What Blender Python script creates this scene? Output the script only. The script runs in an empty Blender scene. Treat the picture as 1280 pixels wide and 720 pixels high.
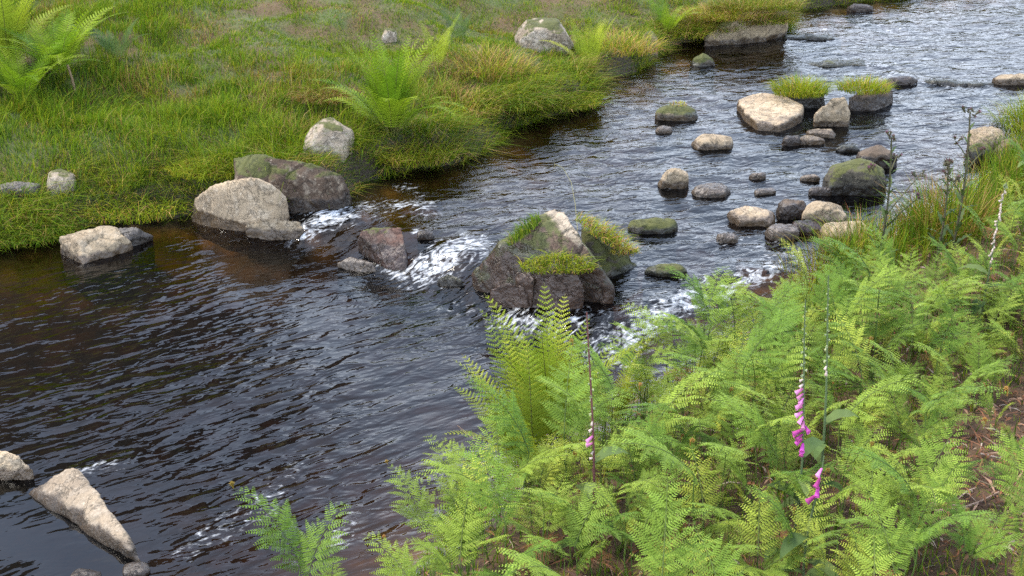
import bpy, bmesh, math, random
import numpy as np
from mathutils import Vector, Matrix, Euler

S = bpy.context.scene
C = S.collection
RNG = np.random.default_rng(7)
random.seed(7)
rad = math.radians

# ------------------------------------------------------------------ camera
CAM_Z, PITCH, LENS = 4.0, 24.0, 50.0
FPX = 1280 * LENS / 36.0
cam = bpy.data.cameras.new('camera'); cam.lens = LENS; cam.sensor_width = 36; cam.clip_end = 2000; cam.clip_start = .05
co = bpy.data.objects.new('camera', cam); C.objects.link(co)
co.location = (0, 0, CAM_Z); co.rotation_euler = (rad(90 - PITCH), 0, 0)
S.camera = co
CP, SP = math.cos(rad(PITCH)), math.sin(rad(PITCH))

def ray(px, py):
    x = (px - 640) / FPX; u = (360 - py) / FPX
    return np.array([x, CP + u * SP, -SP + u * CP])

def at(px, py, z=0.0):
    d = ray(px, py); t = (z - CAM_Z) / d[2]
    return np.array([d[0] * t, d[1] * t, z])

# ------------------------------------------------------------------ noise
_P = np.arange(256); np.random.default_rng(3).shuffle(_P); _P = np.concatenate([_P, _P, _P])
_G = np.array([[1,1,0],[-1,1,0],[1,-1,0],[-1,-1,0],[1,0,1],[-1,0,1],[1,0,-1],[-1,0,-1],[0,1,1],[0,-1,1],[0,1,-1],[0,-1,-1],[1,1,0],[0,-1,1],[-1,1,0],[0,-1,-1]], float)

def perlin(x, y, z):
    x, y, z = np.broadcast_arrays(np.asarray(x, float), np.asarray(y, float), np.asarray(z, float))
    xi, yi, zi = np.floor(x).astype(int), np.floor(y).astype(int), np.floor(z).astype(int)
    fx, fy, fz = x - xi, y - yi, z - zi
    X, Y, Z = xi & 255, yi & 255, zi & 255
    u, v, w = [f * f * f * (f * (f * 6 - 15) + 10) for f in (fx, fy, fz)]
    def g(i, j, k):
        h = _P[_P[_P[(X + i) & 255] + ((Y + j) & 255)] + ((Z + k) & 255)] & 15
        gg = _G[h]
        return gg[..., 0] * (fx - i) + gg[..., 1] * (fy - j) + gg[..., 2] * (fz - k)
    l = lambda a, b, t: a + (b - a) * t
    return l(l(l(g(0,0,0), g(1,0,0), u), l(g(0,1,0), g(1,1,0), u), v), l(l(g(0,0,1), g(1,0,1), u), l(g(0,1,1), g(1,1,1), u), v), w)

def fbm(x, y, z=0.0, o=4, s=1.0, gain=.5):
    r = 0; a = 1; f = s
    for i in range(o):
        r = r + a * perlin(np.asarray(x) * f + i * 17.3, np.asarray(y) * f + i * 5.7, np.asarray(z) * f + i * 9.1); a *= gain; f *= 2.03
    return r

def sstep(a, b, x):
    t = np.clip((x - a) / (b - a), 0, 1); return t * t * (3 - 2 * t)

# ------------------------------------------------------------------ shores, water level, terrain
def seg_dist(x, y, pts):
    """distance to a polyline, and the signed side of its nearest piece (positive = left of its direction)"""
    best = np.full(np.shape(x), 1e9); side = np.zeros(np.shape(x))
    for (ax, ay), (bx, by) in zip(pts[:-1], pts[1:]):
        dx, dy = bx - ax, by - ay
        t = np.clip(((x - ax) * dx + (y - ay) * dy) / (dx * dx + dy * dy + 1e-9), 0, 1)
        qx, qy = x - ax - t * dx, y - ay - t * dy
        d = np.hypot(qx, qy); m = d < best
        best = np.where(m, d, best); side = np.where(m, np.sign(dx * qy - dy * qx), side)
    return best, side

CASC = [at(px, py, .06)[:2] for px, py in [(-2500, 240), (-300, 240), (60, 236), (200, 240), (262, 258), (310, 284), (378, 288), (440, 300), (490, 322), (545, 340), (600, 372), (660, 405), (740, 430), (800, 425), (860, 405), (900, 380), (960, 370), (1060, 380), (1200, 420)]]
def WL(x, y):
    d, s = seg_dist(np.asarray(x, float), np.asarray(y, float), CASC)
    sd = d * s
    return .15 * sstep(-.28, .30, sd) + .012 * np.clip(sd, 0, 30)

def wp(px, py, h=0.0):
    z = .08
    for _ in range(4):
        p = at(px, py, z + h); z = float(WL(p[0], p[1]))
    p = at(px, py, z + h); return p, z

LS_PX = [(-500, 400), (-300, 350), (-100, 325), (0, 312), (66, 296), (112, 284), (170, 281), (235, 270), (300, 262), (370, 255), (430, 245), (450, 230), (500, 220), (560, 210), (598, 194), (622, 180), (630, 166), (680, 152), (736, 136), (748, 117), (765, 101), (800, 90), (830, 76), (850, 56), (905, 50), (960, 49), (988, 36), (994, 14), (1060, 7), (1150, -6), (1300, -26), (1600, -45), (2000, -62)]
RS_PX = [(60, 1300), (200, 1000), (320, 860), (435, 785), (530, 715), (640, 620), (740, 530), (860, 465), (960, 405), (1010, 365), (1060, 328), (1110, 302), (1180, 277), (1225, 227), (1270, 190), (1330, 150), (1450, 105), (1700, 50), (2050, 0)]
LS = [wp(*p)[0][:2] for p in LS_PX]; RS = [wp(*p)[0][:2] for p in RS_PX]
LS = [np.array([LS[0][0] - 40, LS[0][1] - 8])] + LS; RS = [np.array([RS[0][0] - 30, RS[0][1] - 4.])] + RS

def banks(x, y):
    x = np.asarray(x, float); y = np.asarray(y, float)
    wob = .10 * fbm(x, y, 3.3, 3, 1.6)
    dl, sl = seg_dist(x, y, LS); dr, sr = seg_dist(x, y, RS)
    return dl * sl + wob, -dr * sr + wob      # >0 on the left bank, >0 on the right bank

def H(x, y):
    x = np.asarray(x, float); y = np.asarray(y, float)
    L, R = banks(x, y)
    w = WL(x, y)
    both = np.maximum(L, R)
    bed = w - .04 - .50 * (1 - np.exp(np.minimum(both, 0) / .95)) + .05 * fbm(x, y, 0, 3, 2.2) + .03 * np.abs(fbm(x, y, 4, 2, 6))
    n = fbm(x, y, 1.7, 4, .8)
    lip = .20 + .10 * perlin(x * .9, y * .9, 7.7)
    left = w - .04 + lip * sstep(0, .22, L) + .13 * L + .13 * n * sstep(.1, 1.2, L) + .05 * fbm(x, y, 5, 2, 2.4) * sstep(.05, .5, L)
    az = np.arctan2(x, np.maximum(y, .1))
    reflection_hill = .10 + .26 * sstep(rad(10), rad(-4), az) + .74 * sstep(rad(-6), rad(-17), az)  # unseen rise added and shaped by azimuth to darken the water's reflections
    left = left + reflection_hill * (.55 * np.clip(L - 9, 0, 60)) + .25 * fbm(x, y, 9, 3, .12) * np.clip(L - 6, 0, 6)
    right = w - .03 + .10 * sstep(0, .3, R) + .15 * np.clip(R, 0, 4.5) + .05 * n + .02 * fbm(x, y, 5, 2, 5.)
    return np.where(both < 0, bed, np.where(L > R, left, right))

def Hs(x, y): return float(H(np.array([x]), np.array([y]))[0])

def gp(px, py):
    """the point of the ground seen at a pixel"""
    d = ray(px, py); t = np.linspace(3, 60, 3000)
    z = CAM_Z + d[2] * t - H(d[0] * t, d[1] * t)
    i = int(np.argmax(z < 0)); tt = t[i]
    return np.array([d[0] * tt, d[1] * tt, CAM_Z + d[2] * tt])

# ------------------------------------------------------------------ helpers
def tag(o, label=None, cat=None, group=None, kind=None):
    if label: o['label'] = label
    if cat: o['category'] = cat
    if group: o['group'] = group
    if kind: o['kind'] = kind
    return o

def link(name, me, mat, parent=None, loc=None):
    o = bpy.data.objects.new(name, me); C.objects.link(o)
    if mat and not len(me.materials): me.materials.append(mat)
    if parent: o.parent = parent
    if loc is not None: o.location = loc
    return o

def empty(name, loc=(0, 0, 0)):
    o = bpy.data.objects.new(name, None); C.objects.link(o); o.location = loc; o.empty_display_size = .1
    return o

def fmesh(name, v, quads=None, tris=None, col=None, smooth=True, attrs=None):
    me = bpy.data.meshes.new(name)
    v = np.asarray(v, np.float32)
    parts, tot = [], []
    if quads is not None and len(quads): parts.append(np.asarray(quads, np.int32).ravel()); tot.append(np.full(len(quads), 4, np.int32))
    if tris is not None and len(tris): parts.append(np.asarray(tris, np.int32).ravel()); tot.append(np.full(len(tris), 3, np.int32))
    idx = np.concatenate(parts); tot = np.concatenate(tot)
    me.vertices.add(len(v)); me.vertices.foreach_set('co', v.ravel())
    me.loops.add(len(idx)); me.loops.foreach_set('vertex_index', idx)
    me.polygons.add(len(tot))
    st = np.zeros(len(tot), np.int32); st[1:] = np.cumsum(tot)[:-1]
    me.polygons.foreach_set('loop_start', st)
    me.polygons.foreach_set('use_smooth', np.full(len(tot), smooth, bool))
    if col is not None:
        a = me.color_attributes.new('Col', 'FLOAT_COLOR', 'POINT')
        c4 = np.ones((len(v), 4), np.float32); c4[:, :3] = col; a.data.foreach_set('color', c4.ravel())
    for k, val in (attrs or {}).items():
        a = me.attributes.new(k, 'FLOAT', 'POINT'); a.data.foreach_set('value', np.asarray(val, np.float32))
    me.update(calc_edges=True); me.validate()
    return me

class MB:
    """collects leaf shapes and tubes, each vertex with a colour"""
    def __init__(s): s.v = []; s.c = []; s.q = []; s.t = []
    def add(s, vs, qs, ts, col):
        n = len(s.v); s.v.extend([tuple(p) for p in vs]); s.c.extend([tuple(col)] * len(vs) if np.ndim(col) == 1 else [tuple(k) for k in col])
        s.q.extend([tuple(n + i for i in f) for f in qs]); s.t.extend([tuple(n + i for i in f) for f in ts])
    def leaf(s, base, d, side, nrm, L, W, col, curl=.0):
        """a pointed leaflet of six corners, folded a little along its middle"""
        tip = base + d * L - nrm * curl * L
        m1 = base + d * (.3 * L); m2 = base + d * (.68 * L) - nrm * curl * L * .4
        s.add([base, m1 + side * W * .5 + nrm * W * .08, m2 + side * W * .36, tip, m2 - side * W * .36, m1 - side * W * .5 + nrm * W * .08], [(1, 2, 4, 5)], [(0, 1, 5), (2, 3, 4)], col)
    def tube(s, pts, r0, r1, col, n=5):
        pts = [np.asarray(p, float) for p in pts]; k = len(pts); base = []
        for i, p in enumerate(pts):
            d = pts[min(i + 1, k - 1)] - pts[max(i - 1, 0)]; d = d / (np.linalg.norm(d) + 1e-9)
            a = np.cross(d, [0.31, .9, .21]); a /= np.linalg.norm(a) + 1e-9; b = np.cross(d, a)
            r = r0 + (r1 - r0) * i / (k - 1)
            base += [p + r * (math.cos(t) * a + math.sin(t) * b) for t in [2 * math.pi * j / n for j in range(n)]]
        qs = [(i * n + j, i * n + (j + 1) % n, (i + 1) * n + (j + 1) % n, (i + 1) * n + j) for i in range(k - 1) for j in range(n)]
        s.add(base, qs, [], col)
    def mesh(s, name, smooth=True): return fmesh(name, np.array(s.v), s.q, s.t, np.array(s.c), smooth)

def nrm(v): v = np.asarray(v, float); return v / (np.linalg.norm(v) + 1e-9)

# ------------------------------------------------------------------ materials
def newmat(name):
    m = bpy.data.materials.new(name); m.use_nodes = True; nt = m.node_tree; nt.nodes.clear()
    out = nt.nodes.new('ShaderNodeOutputMaterial'); return m, nt, out
class NT:
    def __init__(s, nt): s.nt = nt
    def n(s, t, **kw):
        nd = s.nt.nodes.new(t)
        for k, v in kw.items(): setattr(nd, k, v)
        return nd
    def l(s, a, b): s.nt.links.new(a, b)
    def val(s, sock, v):
        if hasattr(v, 'is_linked') or hasattr(v, 'links'): s.l(v, sock)
        else: sock.default_value = v
    def noise(s, vec, scale, detail=4, rough=.55, dist=0.0):
        nd = s.n('ShaderNodeTexNoise'); nd.inputs['Scale'].default_value = scale; nd.inputs['Detail'].default_value = detail; nd.inputs['Roughness'].default_value = rough; nd.inputs['Distortion'].default_value = dist
        if vec is not None: s.l(vec, nd.inputs['Vector'])
        return nd.outputs['Fac']
    def ramp(s, fac, stops):
        nd = s.n('ShaderNodeValToRGB'); e = nd.color_ramp.elements
        while len(e) < len(stops): e.new(.5)
        for i, (p, c) in enumerate(stops): e[i].position = p; e[i].color = (c, c, c, 1) if isinstance(c, (int, float)) else (*c, 1)
        s.l(fac, nd.inputs[0]); return nd.outputs[0]
    def mix(s, fac, a, b, bt='MIX'):
        nd = s.n('ShaderNodeMix', data_type='RGBA', blend_type=bt)
        s.val(nd.inputs[0], fac)
        for i, v in ((6, a), (7, b)):
            if isinstance(v, tuple): nd.inputs[i].default_value = (*v, 1) if len(v) == 3 else v
            else: s.l(v, nd.inputs[i])
        return nd.outputs[2]
    def math(s, op, a, b=0.0, clamp=False):
        nd = s.n('ShaderNodeMath', operation=op, use_clamp=clamp); s.val(nd.inputs[0], a); s.val(nd.inputs[1], b); return nd.outputs[0]
    def maprange(s, v, a, b, c=0.0, d=1.0):
        nd = s.n('ShaderNodeMapRange', interpolation_type='SMOOTHSTEP'); s.l(v, nd.inputs[0])
        for i, q in enumerate((a, b, c, d)): s.val(nd.inputs[i + 1], q)
        return nd.outputs[0]
    def bump(s, h, strength, dist, normal=None):
        nd = s.n('ShaderNodeBump'); nd.inputs['Strength'].default_value = strength; nd.inputs['Distance'].default_value = dist; s.l(h, nd.inputs['Height'])
        if normal is not None: s.l(normal, nd.inputs['Normal'])
        return nd.outputs['Normal']

def leaf_mat(name, trans=.35, rough=.55, tint=(1, 1, 1), spec=.06):
    m, nt, out = newmat(name); N = NT(nt)
    a = N.n('ShaderNodeAttribute', attribute_name='Col')
    oi = N.n('ShaderNodeObjectInfo')
    hv = N.n('ShaderNodeHueSaturation'); N.l(a.outputs['Color'], hv.inputs['Color'])
    N.l(N.maprange(oi.outputs['Random'], 0, 1, .478, .514), hv.inputs['Hue']); N.l(N.maprange(oi.outputs['Random'], 0, 1, 1.22, .74), hv.inputs['Value'])
    c = N.mix(1.0, hv.outputs[0], tint, 'MULTIPLY')
    p = N.n('ShaderNodeBsdfPrincipled'); N.l(c, p.inputs['Base Color']); p.inputs['Roughness'].default_value = rough; p.inputs['Specular IOR Level'].default_value = spec
    t = N.n('ShaderNodeBsdfTranslucent'); N.l(N.mix(1.0, c, (1.15, 1.25, .6), 'MULTIPLY'), t.inputs['Color'])
    ms = N.n('ShaderNodeMixShader'); ms.inputs[0].default_value = trans
    N.l(p.outputs[0], ms.inputs[1]); N.l(t.outputs[0], ms.inputs[2]); N.l(ms.outputs[0], out.inputs[0])
    return m

def rock_mat(name, c1, c2, pale, palamt=.5, moss=0.0, wet=.10, dark=.24, film=.0, crest=None):
    """stone: mottled, lichen flecked, mossy on its upper faces, dark and glossy below the splash line (object z)"""
    m, nt, out = newmat(name); N = NT(nt)
    g = N.n('ShaderNodeNewGeometry'); tc = N.n('ShaderNodeTexCoord'); oi = N.n('ShaderNodeObjectInfo')
    pos = N.n('ShaderNodeVectorMath', operation='ADD'); N.l(tc.outputs['Object'], pos.inputs[0]); N.l(oi.outputs['Random'], pos.inputs[1])
    P = pos.outputs[0]
    big = N.noise(P, 3.5, 5, .6); mid = N.noise(P, 14, 6, .62); fine = N.noise(P, 60, 4, .6)
    base = N.mix(N.ramp(big, [(.35, 0.0), (.68, 1.0)]), c1, c2)
    base = N.mix(N.math('MULTIPLY', N.ramp(mid, [(.5, 0.0), (.62, 1.0)]), palamt), base, pale)
    base = N.mix(N.ramp(fine, [(.35, .55), (.62, 0.0)]), base, tuple(k * .45 for k in c1))
    lich = N.n('ShaderNodeTexVoronoi'); lich.inputs['Scale'].default_value = 26; N.l(P, lich.inputs['Vector'])
    lf = N.math('MULTIPLY', N.ramp(lich.outputs['Distance'], [(.14, 1.0), (.24, 0.0)]), N.ramp(N.noise(P, 6, 3), [(.52, 0.0), (.6, 1.0)]))
    base = N.mix(N.math('MULTIPLY', lf, palamt), base, tuple(min(1, k * 1.15) for k in pale))
    crk = N.ramp(N.noise(P, 5, 6, .7, .6), [(.485, 0.0), (.5, 1.0), (.515, 0.0)])
    base = N.mix(N.math('MULTIPLY', crk, .45), base, tuple(k * .3 for k in c1))
    sep = N.n('ShaderNodeSeparateXYZ'); N.l(tc.outputs['Object'], sep.inputs[0])
    sn = N.n('ShaderNodeSeparateXYZ'); N.l(g.outputs['Normal'], sn.inputs[0])
    if moss > 0:
        mf = N.math('ADD', N.math('MULTIPLY', sn.outputs[2], .45), N.math('MULTIPLY', N.noise(P, 7, 5, .6), 1.0))
        mk = N.maprange(mf, 1.05 - moss, 1.18 - moss)
        mc = N.mix(N.noise(P, 40, 3), (.035, .042, .010), (.10, .095, .02))
        base = N.mix(mk, base, mc)
    if crest:
        A_, B_ = np.array(crest[0]), np.array(crest[1]); D_ = B_ - A_; ll = float(D_ @ D_)
        va = N.n('ShaderNodeVectorMath', operation='SUBTRACT'); N.l(tc.outputs['Object'], va.inputs[0]); va.inputs[1].default_value = A_
        dt = N.n('ShaderNodeVectorMath', operation='DOT_PRODUCT'); N.l(va.outputs[0], dt.inputs[0]); dt.inputs[1].default_value = D_ / ll
        tt = N.math('MAXIMUM', N.math('MINIMUM', dt.outputs['Value'], 1.0), 0.0)
        sc_ = N.n('ShaderNodeVectorMath', operation='SCALE'); sc_.inputs[0].default_value = D_; N.l(tt, sc_.inputs['Scale'])
        vd = N.n('ShaderNodeVectorMath', operation='DISTANCE'); N.l(va.outputs[0], vd.inputs[0]); N.l(sc_.outputs[0], vd.inputs[1])
        dd = N.math('ADD', vd.outputs['Value'], N.math('MULTIPLY', N.math('SUBTRACT', N.noise(P, 12, 5, .65), .5), .14))
        cm = N.maprange(N.math('ADD', dd, N.math('MULTIPLY', tt, .035)), .042, .078, 1.0, 0.0)
        base = N.mix(cm, base, N.mix(mid, (.22, .165, .11), (.42, .335, .24)))
    wn = N.math('ADD', sep.outputs[2], N.math('MULTIPLY', N.math('SUBTRACT', N.noise(P, 9, 4), .5), .10))
    wf = N.maprange(wn, wet - .012, wet + .02, 1.0, 0.0)
    base = N.mix(wf, base, N.mix(1.0, base, (dark, dark * .86, dark * .72), 'MULTIPLY'))
    p = N.n('ShaderNodeBsdfPrincipled'); N.l(base, p.inputs['Base Color'])
    N.l(N.math('SUBTRACT', .92 - film * .5, N.math('MULTIPLY', wf, .55 - film * .3)), p.inputs['Roughness'])
    h = N.math('ADD', N.math('MULTIPLY', mid, 1.0), N.math('MULTIPLY', fine, .25)); h = N.math('SUBTRACT', h, N.math('MULTIPLY', crk, .3))
    N.l(N.bump(h, .8, .025), p.inputs['Normal'])
    N.l(p.outputs[0], out.inputs[0]); return m

# ------------------------------------------------------------------ rocks
_RS = [0]
def solid_rock(name, pts, mat, label, origin, rough=.035, smooth=6, res=46, cat='rock', group=None, sharp=.5):
    """hull of points, remeshed, worn and roughened"""
    _RS[0] += 1
    pts = np.asarray(pts, float); o0 = np.asarray(origin, float)
    bm = bmesh.new()
    for p in pts - o0: bm.verts.new(p)
    r = bmesh.ops.convex_hull(bm, input=bm.verts)
    bmesh.ops.delete(bm, geom=[v for v in bm.verts if not v.link_faces], context='VERTS')
    me = bpy.data.meshes.new(name); bm.to_mesh(me); bm.free()
    dim = float(max(np.ptp(pts, axis=0)))
    o = bpy.data.objects.new('rock_tmp', me); C.objects.link(o)
    md = o.modifiers.new('r', 'REMESH'); md.mode = 'VOXEL'; md.voxel_size = dim / res
    s = o.modifiers.new('s', 'SMOOTH'); s.iterations = smooth; s.factor = .5
    dg = bpy.context.evaluated_depsgraph_get()
    m2 = bpy.data.meshes.new_from_object(o.evaluated_get(dg)); bpy.data.objects.remove(o); bpy.data.meshes.remove(me)
    n = len(m2.vertices); v = np.empty(n * 3); m2.vertices.foreach_get('co', v); v = v.reshape(-1, 3)
    nn = np.empty(n * 3); m2.vertices.foreach_get('normal', nn); nn = nn.reshape(-1, 3)
    off = _RS[0] * 3.71; f = 1.0 / dim
    q = v * f
    d = 1.4 * fbm(q[:, 0] + off, q[:, 1], q[:, 2], 3, 1.7) + .55 * fbm(q[:, 0], q[:, 1] + off, q[:, 2], 3, 6.5)
    rid = 1 - np.abs(fbm(q[:, 0], q[:, 1], q[:, 2] + off, 2, 3.1)) * 2
    d = d - .6 * sstep(.86, 1.0, rid)
    v = v + nn * (d * rough * dim)[:, None]
    m2.vertices.foreach_set('co', v.ravel().astype(np.float32)); m2.name = name
    m2.polygons.foreach_set('use_smooth', np.ones(len(m2.polygons), bool)); m2.update()
    m2.materials.clear()
    ob = link(name, m2, mat, None, o0)
    return tag(ob, label, cat, group)

def hull_rock(label, pts, mat, group=None, name='rock', rough=.03, smooth=4, res=50, spread=1.06, ground=False, cat='rock'):
    """pts: (pixel x, pixel y, height over the water there); each is dropped to the bed too"""
    P = []; zs = []
    for px, py, h in pts:
        p, z = wp(px, py, h); P.append(p); zs.append(z)
    P = np.array(P); c = P.mean(0); z0 = float(np.mean(zs))
    low = P.copy(); low[:, :2] = c[:2] + (P[:, :2] - c[:2]) * spread; low[:, 2] = z0 - .22
    return solid_rock(name, np.vstack([P, low]), mat, label, (c[0], c[1], z0), rough, smooth, res, cat, group)

def dome_pts(w, d, h, n=24, box=.68, seed=0, under=.25):
    r = np.random.default_rng(seed); out = []
    for i in range(n):
        a = 2 * math.pi * (i * .618034 % 1) ; e = math.asin((i + .5) / n)
        ce, se = math.cos(e) ** box, math.sin(e) ** box
        k = 1 + r.normal() * .09
        ca, sa = math.copysign(abs(math.cos(a)) ** box, math.cos(a)), math.copysign(abs(math.sin(a)) ** box, math.sin(a))
        out.append((w / 2 * ce * ca * k, d / 2 * ce * sa * k, h * se * (1 + r.normal() * .07)))
    out = np.array(out); low = out[out[:, 2] < h * .55].copy(); low[:, 2] = -under; low[:, :2] *= 1.02
    return np.vstack([out, low])

def blob_rock(label, x0, y0, x1, y1, mat, asp=.75, tilt=0.0, bank=False, group=None, name='rock', minh=.05, rough=.03, smooth=3, box=.68, rot=None, hh=None, cat='rock'):
    """a rock that fills a pixel box; its front foot stands at the box's lower edge"""
    cx = (x0 + x1) / 2
    if bank: f = gp(cx, y1); z = f[2]
    else: f, z = wp(cx, y1)
    dist = math.sqrt(f[0] ** 2 + f[1] ** 2 + (CAM_Z - z) ** 2)
    w = (x1 - x0) / FPX * dist; d = w * asp
    e = math.atan2(CAM_Z - z, math.hypot(f[0], f[1]))
    tall = (y1 - y0) / FPX * dist
    h = (tall - .8 * d * math.sin(e)) / math.cos(e)
    if h < minh:
        d = max(.25 * w, (tall - minh * math.cos(e)) / (.8 * math.sin(e))); h = minh
    if hh: h = hh
    elif not bank and group == G_IN and h < .3: h *= .8
    seed = int(x0 * 7 + y0 * 13)
    P = dome_pts(w * 1.03, d, h, 24, box, seed)
    a = (seed % 7 - 3) * .06 if rot is None else rot
    R = np.array(Matrix.Rotation(a, 3, 'Z') @ Matrix.Rotation(tilt, 3, 'Y')); P = P @ R.T
    c = np.array([f[0], f[1] + d * .45, z])
    return solid_rock(name, P + c, mat, label, c, rough, smooth, 40, cat, group)

PALE = ((.43, .32, .20), (.28, .20, .125), (.53, .425, .30))
BROWN = ((.13, .088, .055), (.075, .052, .035), (.24, .18, .12))
GREY = ((.16, .135, .108), (.10, .084, .068), (.30, .255, .20))
M_pale = rock_mat('pale_granite', *PALE, .6, wet=.065)
M_wedge = rock_mat('wedge_stone', (.33, .25, .165), (.19, .14, .095), (.42, .34, .25), .5, wet=.065, dark=.2)
M_palemoss = rock_mat('pale_granite_mossy', *PALE, .5, moss=.36)
M_tan = rock_mat('tan_stone', (.33, .245, .15), (.20, .145, .088), (.46, .37, .26), .5, wet=.045)
M_tanmoss = rock_mat('tan_stone_mossy', (.28, .21, .125), (.16, .12, .07), (.40, .32, .21), .4, moss=.42, wet=.05)
M_brown = rock_mat('brown_stone', *BROWN, .25, wet=.1)
M_red = rock_mat('red_brown_stone', (.15, .075, .05), (.07, .045, .035), (.30, .25, .2), .25, moss=.18, wet=.12)
M_lich = rock_mat('lichened_dark_stone', (.105, .066, .040), (.060, .040, .026), (.40, .32, .23), .55, moss=.38, wet=.1)
M_grey = rock_mat('grey_stone', *GREY, .4)
M_bank = rock_mat('bank_stone', (.37, .29, .205), (.17, .125, .08), (.50, .42, .33), .7, moss=.27, wet=-.3)
M_wet = rock_mat('wet_stone', (.115, .076, .058), (.070, .047, .035), (.15, .105, .08), .2, wet=.30, dark=.6, film=.3)
CREST = [wp(692, 262, .52)[0], wp(757, 338, .27)[0]]
_c = np.mean([wp(*q)[0] for q in [(692, 261, .51), (676, 268, .47), (659, 283, .40), (632, 306, .29), (606, 322, .22), (591, 342, .10), (604, 364, 0), (664, 372, 0), (728, 372, 0), (764, 380, 0), (768, 362, .08), (747, 323, .30), (717, 280, .47), (704, 263, .51)]], 0); _c[2] = np.mean([wp(*q)[1] for q in [(692, 261, .51), (676, 268, .47), (659, 283, .40), (632, 306, .29), (606, 322, .22), (591, 342, .10), (604, 364, 0), (664, 372, 0), (728, 372, 0), (764, 380, 0), (768, 362, .08), (747, 323, .30), (717, 280, .47), (704, 263, .51)]])
M_wetbig = rock_mat('boulder_stone', (.125, .076, .048), (.070, .044, .030), (.28, .21, .14), .3, moss=.42, wet=.30, dark=.45, film=.3, crest=(CREST[0] - _c, CREST[1] - _c))
M_ridge = rock_mat('ridge_stone', (.42, .34, .24), (.25, .19, .13), (.50, .43, .33), .6, moss=.12, wet=.05)
M_moss = rock_mat('moss_stone', (.11, .09, .06), (.07, .06, .04), (.2, .17, .11), .3, moss=.57, wet=.03)
M_mossdark = rock_mat('dark_mossy_stone', (.075, .062, .04), (.05, .042, .028), (.16, .13, .09), .3, moss=.36, wet=.08)
M_sub = rock_mat('submerged_stone', (.15, .125, .10), (.10, .085, .07), (.22, .19, .16), .3, wet=.5, dark=.6, film=.3)

G_IN = 'rocks standing in the stream'
G_BK = 'stones set in the grassy bank'
# left shore
hull_rock('pale angular block at the left water edge with a rusty left face', [(73, 296, .13), (97, 292, .15), (130, 281, .18), (146, 283, .17), (158, 293, .13), (164, 304, .05), (76, 310, .05), (84, 320, .0), (103, 331, 0), (146, 319, 0), (166, 308, 0), (100, 299, .14)], M_tan, 'rocks along the left shore', smooth=2)
hull_rock('dark low stone wedged behind the pale angular block at the water edge', [(146, 284, .12), (170, 284, .11), (192, 295, .03), (170, 304, 0), (160, 300, .06)], M_grey, 'rocks along the left shore', smooth=3)
hull_rock('large pale rounded boulder at the foot of the grass bank', [(268, 230, .36), (300, 221, .42), (322, 221, .42), (345, 233, .34), (360, 247, .2), (240, 247, .2), (237, 263, .08), (250, 272, .02), (285, 277, 0), (320, 270, 0), (352, 258, .02), (255, 236, .3)], M_pale, 'rocks along the left shore', smooth=12, res=56, rough=.016)
hull_rock('long dark lichen covered ledge with a reddish wet end below the grass', [(290, 196, .36), (312, 190, .40), (342, 194, .41), (372, 202, .38), (402, 206, .35), (428, 217, .28), (438, 236, .12), (366, 258, 0), (402, 257, 0), (438, 250, 0), (300, 222, .30), (345, 230, .27), (400, 224, .27)], M_lich, 'rocks along the left shore', smooth=4, res=60)
hull_rock('small pale tan rock beside the white chute at left', [(306, 278, .09), (330, 271, .13), (355, 270, .13), (376, 277, .09), (308, 290, 0), (340, 297, 0), (372, 298, 0), (380, 288, .03)], M_tan, 'rocks along the left shore', smooth=4)
# centre
hull_rock('big triangular boulder with a pale ridge in mid stream', [(692, 261, .51), (676, 268, .47), (659, 283, .40), (632, 306, .29), (606, 322, .22), (591, 342, .10), (604, 364, 0), (664, 372, 0), (728, 372, 0), (764, 380, 0), (768, 362, .08), (747, 323, .30), (717, 280, .47), (704, 263, .51)], M_wetbig, G_IN, smooth=8, res=64, rough=.030)
hull_rock('smooth purple brown wet stone under the grass tuft at the front of the triangular boulder', [(668, 336, .26), (690, 333, .28), (722, 340, .25), (729, 358, .16), (730, 384, -.02), (700, 394, -.03), (664, 390, -.03), (662, 362, .12)], M_wet, G_IN, smooth=5, rough=.02)
hull_rock('rounded wet cobble at the left foot of the triangular boulder', [(612, 362, .12), (632, 351, .18), (655, 355, .17), (666, 372, .07), (658, 388, -.03), (628, 388, -.03), (611, 376, 0)], M_wet, G_IN, smooth=6, rough=.02)
hull_rock('small pinkish stone wedged between the cobble and smooth stone of the boulder', [(642, 337, .24), (660, 335, .26), (668, 348, .21), (656, 358, .14), (648, 352, .17)], M_wet, G_IN, smooth=3)
hull_rock('mossy brown lump behind the right shoulder of the triangular boulder', [(735, 292, .32), (758, 288, .28), (782, 310, .14), (798, 332, 0), (780, 345, 0), (757, 346, .02), (728, 284, .34)], M_moss, G_IN, smooth=4, rough=.05)
hull_rock('square wet reddish block between the two white chutes', [(452, 288, .18), (480, 284, .20), (503, 284, .18), (508, 310, .06), (510, 340, -.02), (484, 336, 0), (452, 316, .03), (447, 300, .08)], M_red, G_IN, smooth=2)
hull_rock('low rounded brown stone left of the square wet block', [(421, 328, .04), (440, 321, .07), (466, 328, .06), (472, 340, .0), (445, 345, -.03), (424, 340, -.03)], M_sub, G_IN, smooth=5)
hull_rock('olive stone just awash below the middle white chute', [(546, 350, .03), (562, 342, .06), (578, 350, .04), (582, 360, -.02), (560, 365, -.04), (546, 360, -.03)], M_mossdark, G_IN, smooth=5)
blob_rock('small black stone in the white water above the square block', 520, 284, 542, 300, M_brown, group=G_IN)
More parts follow.
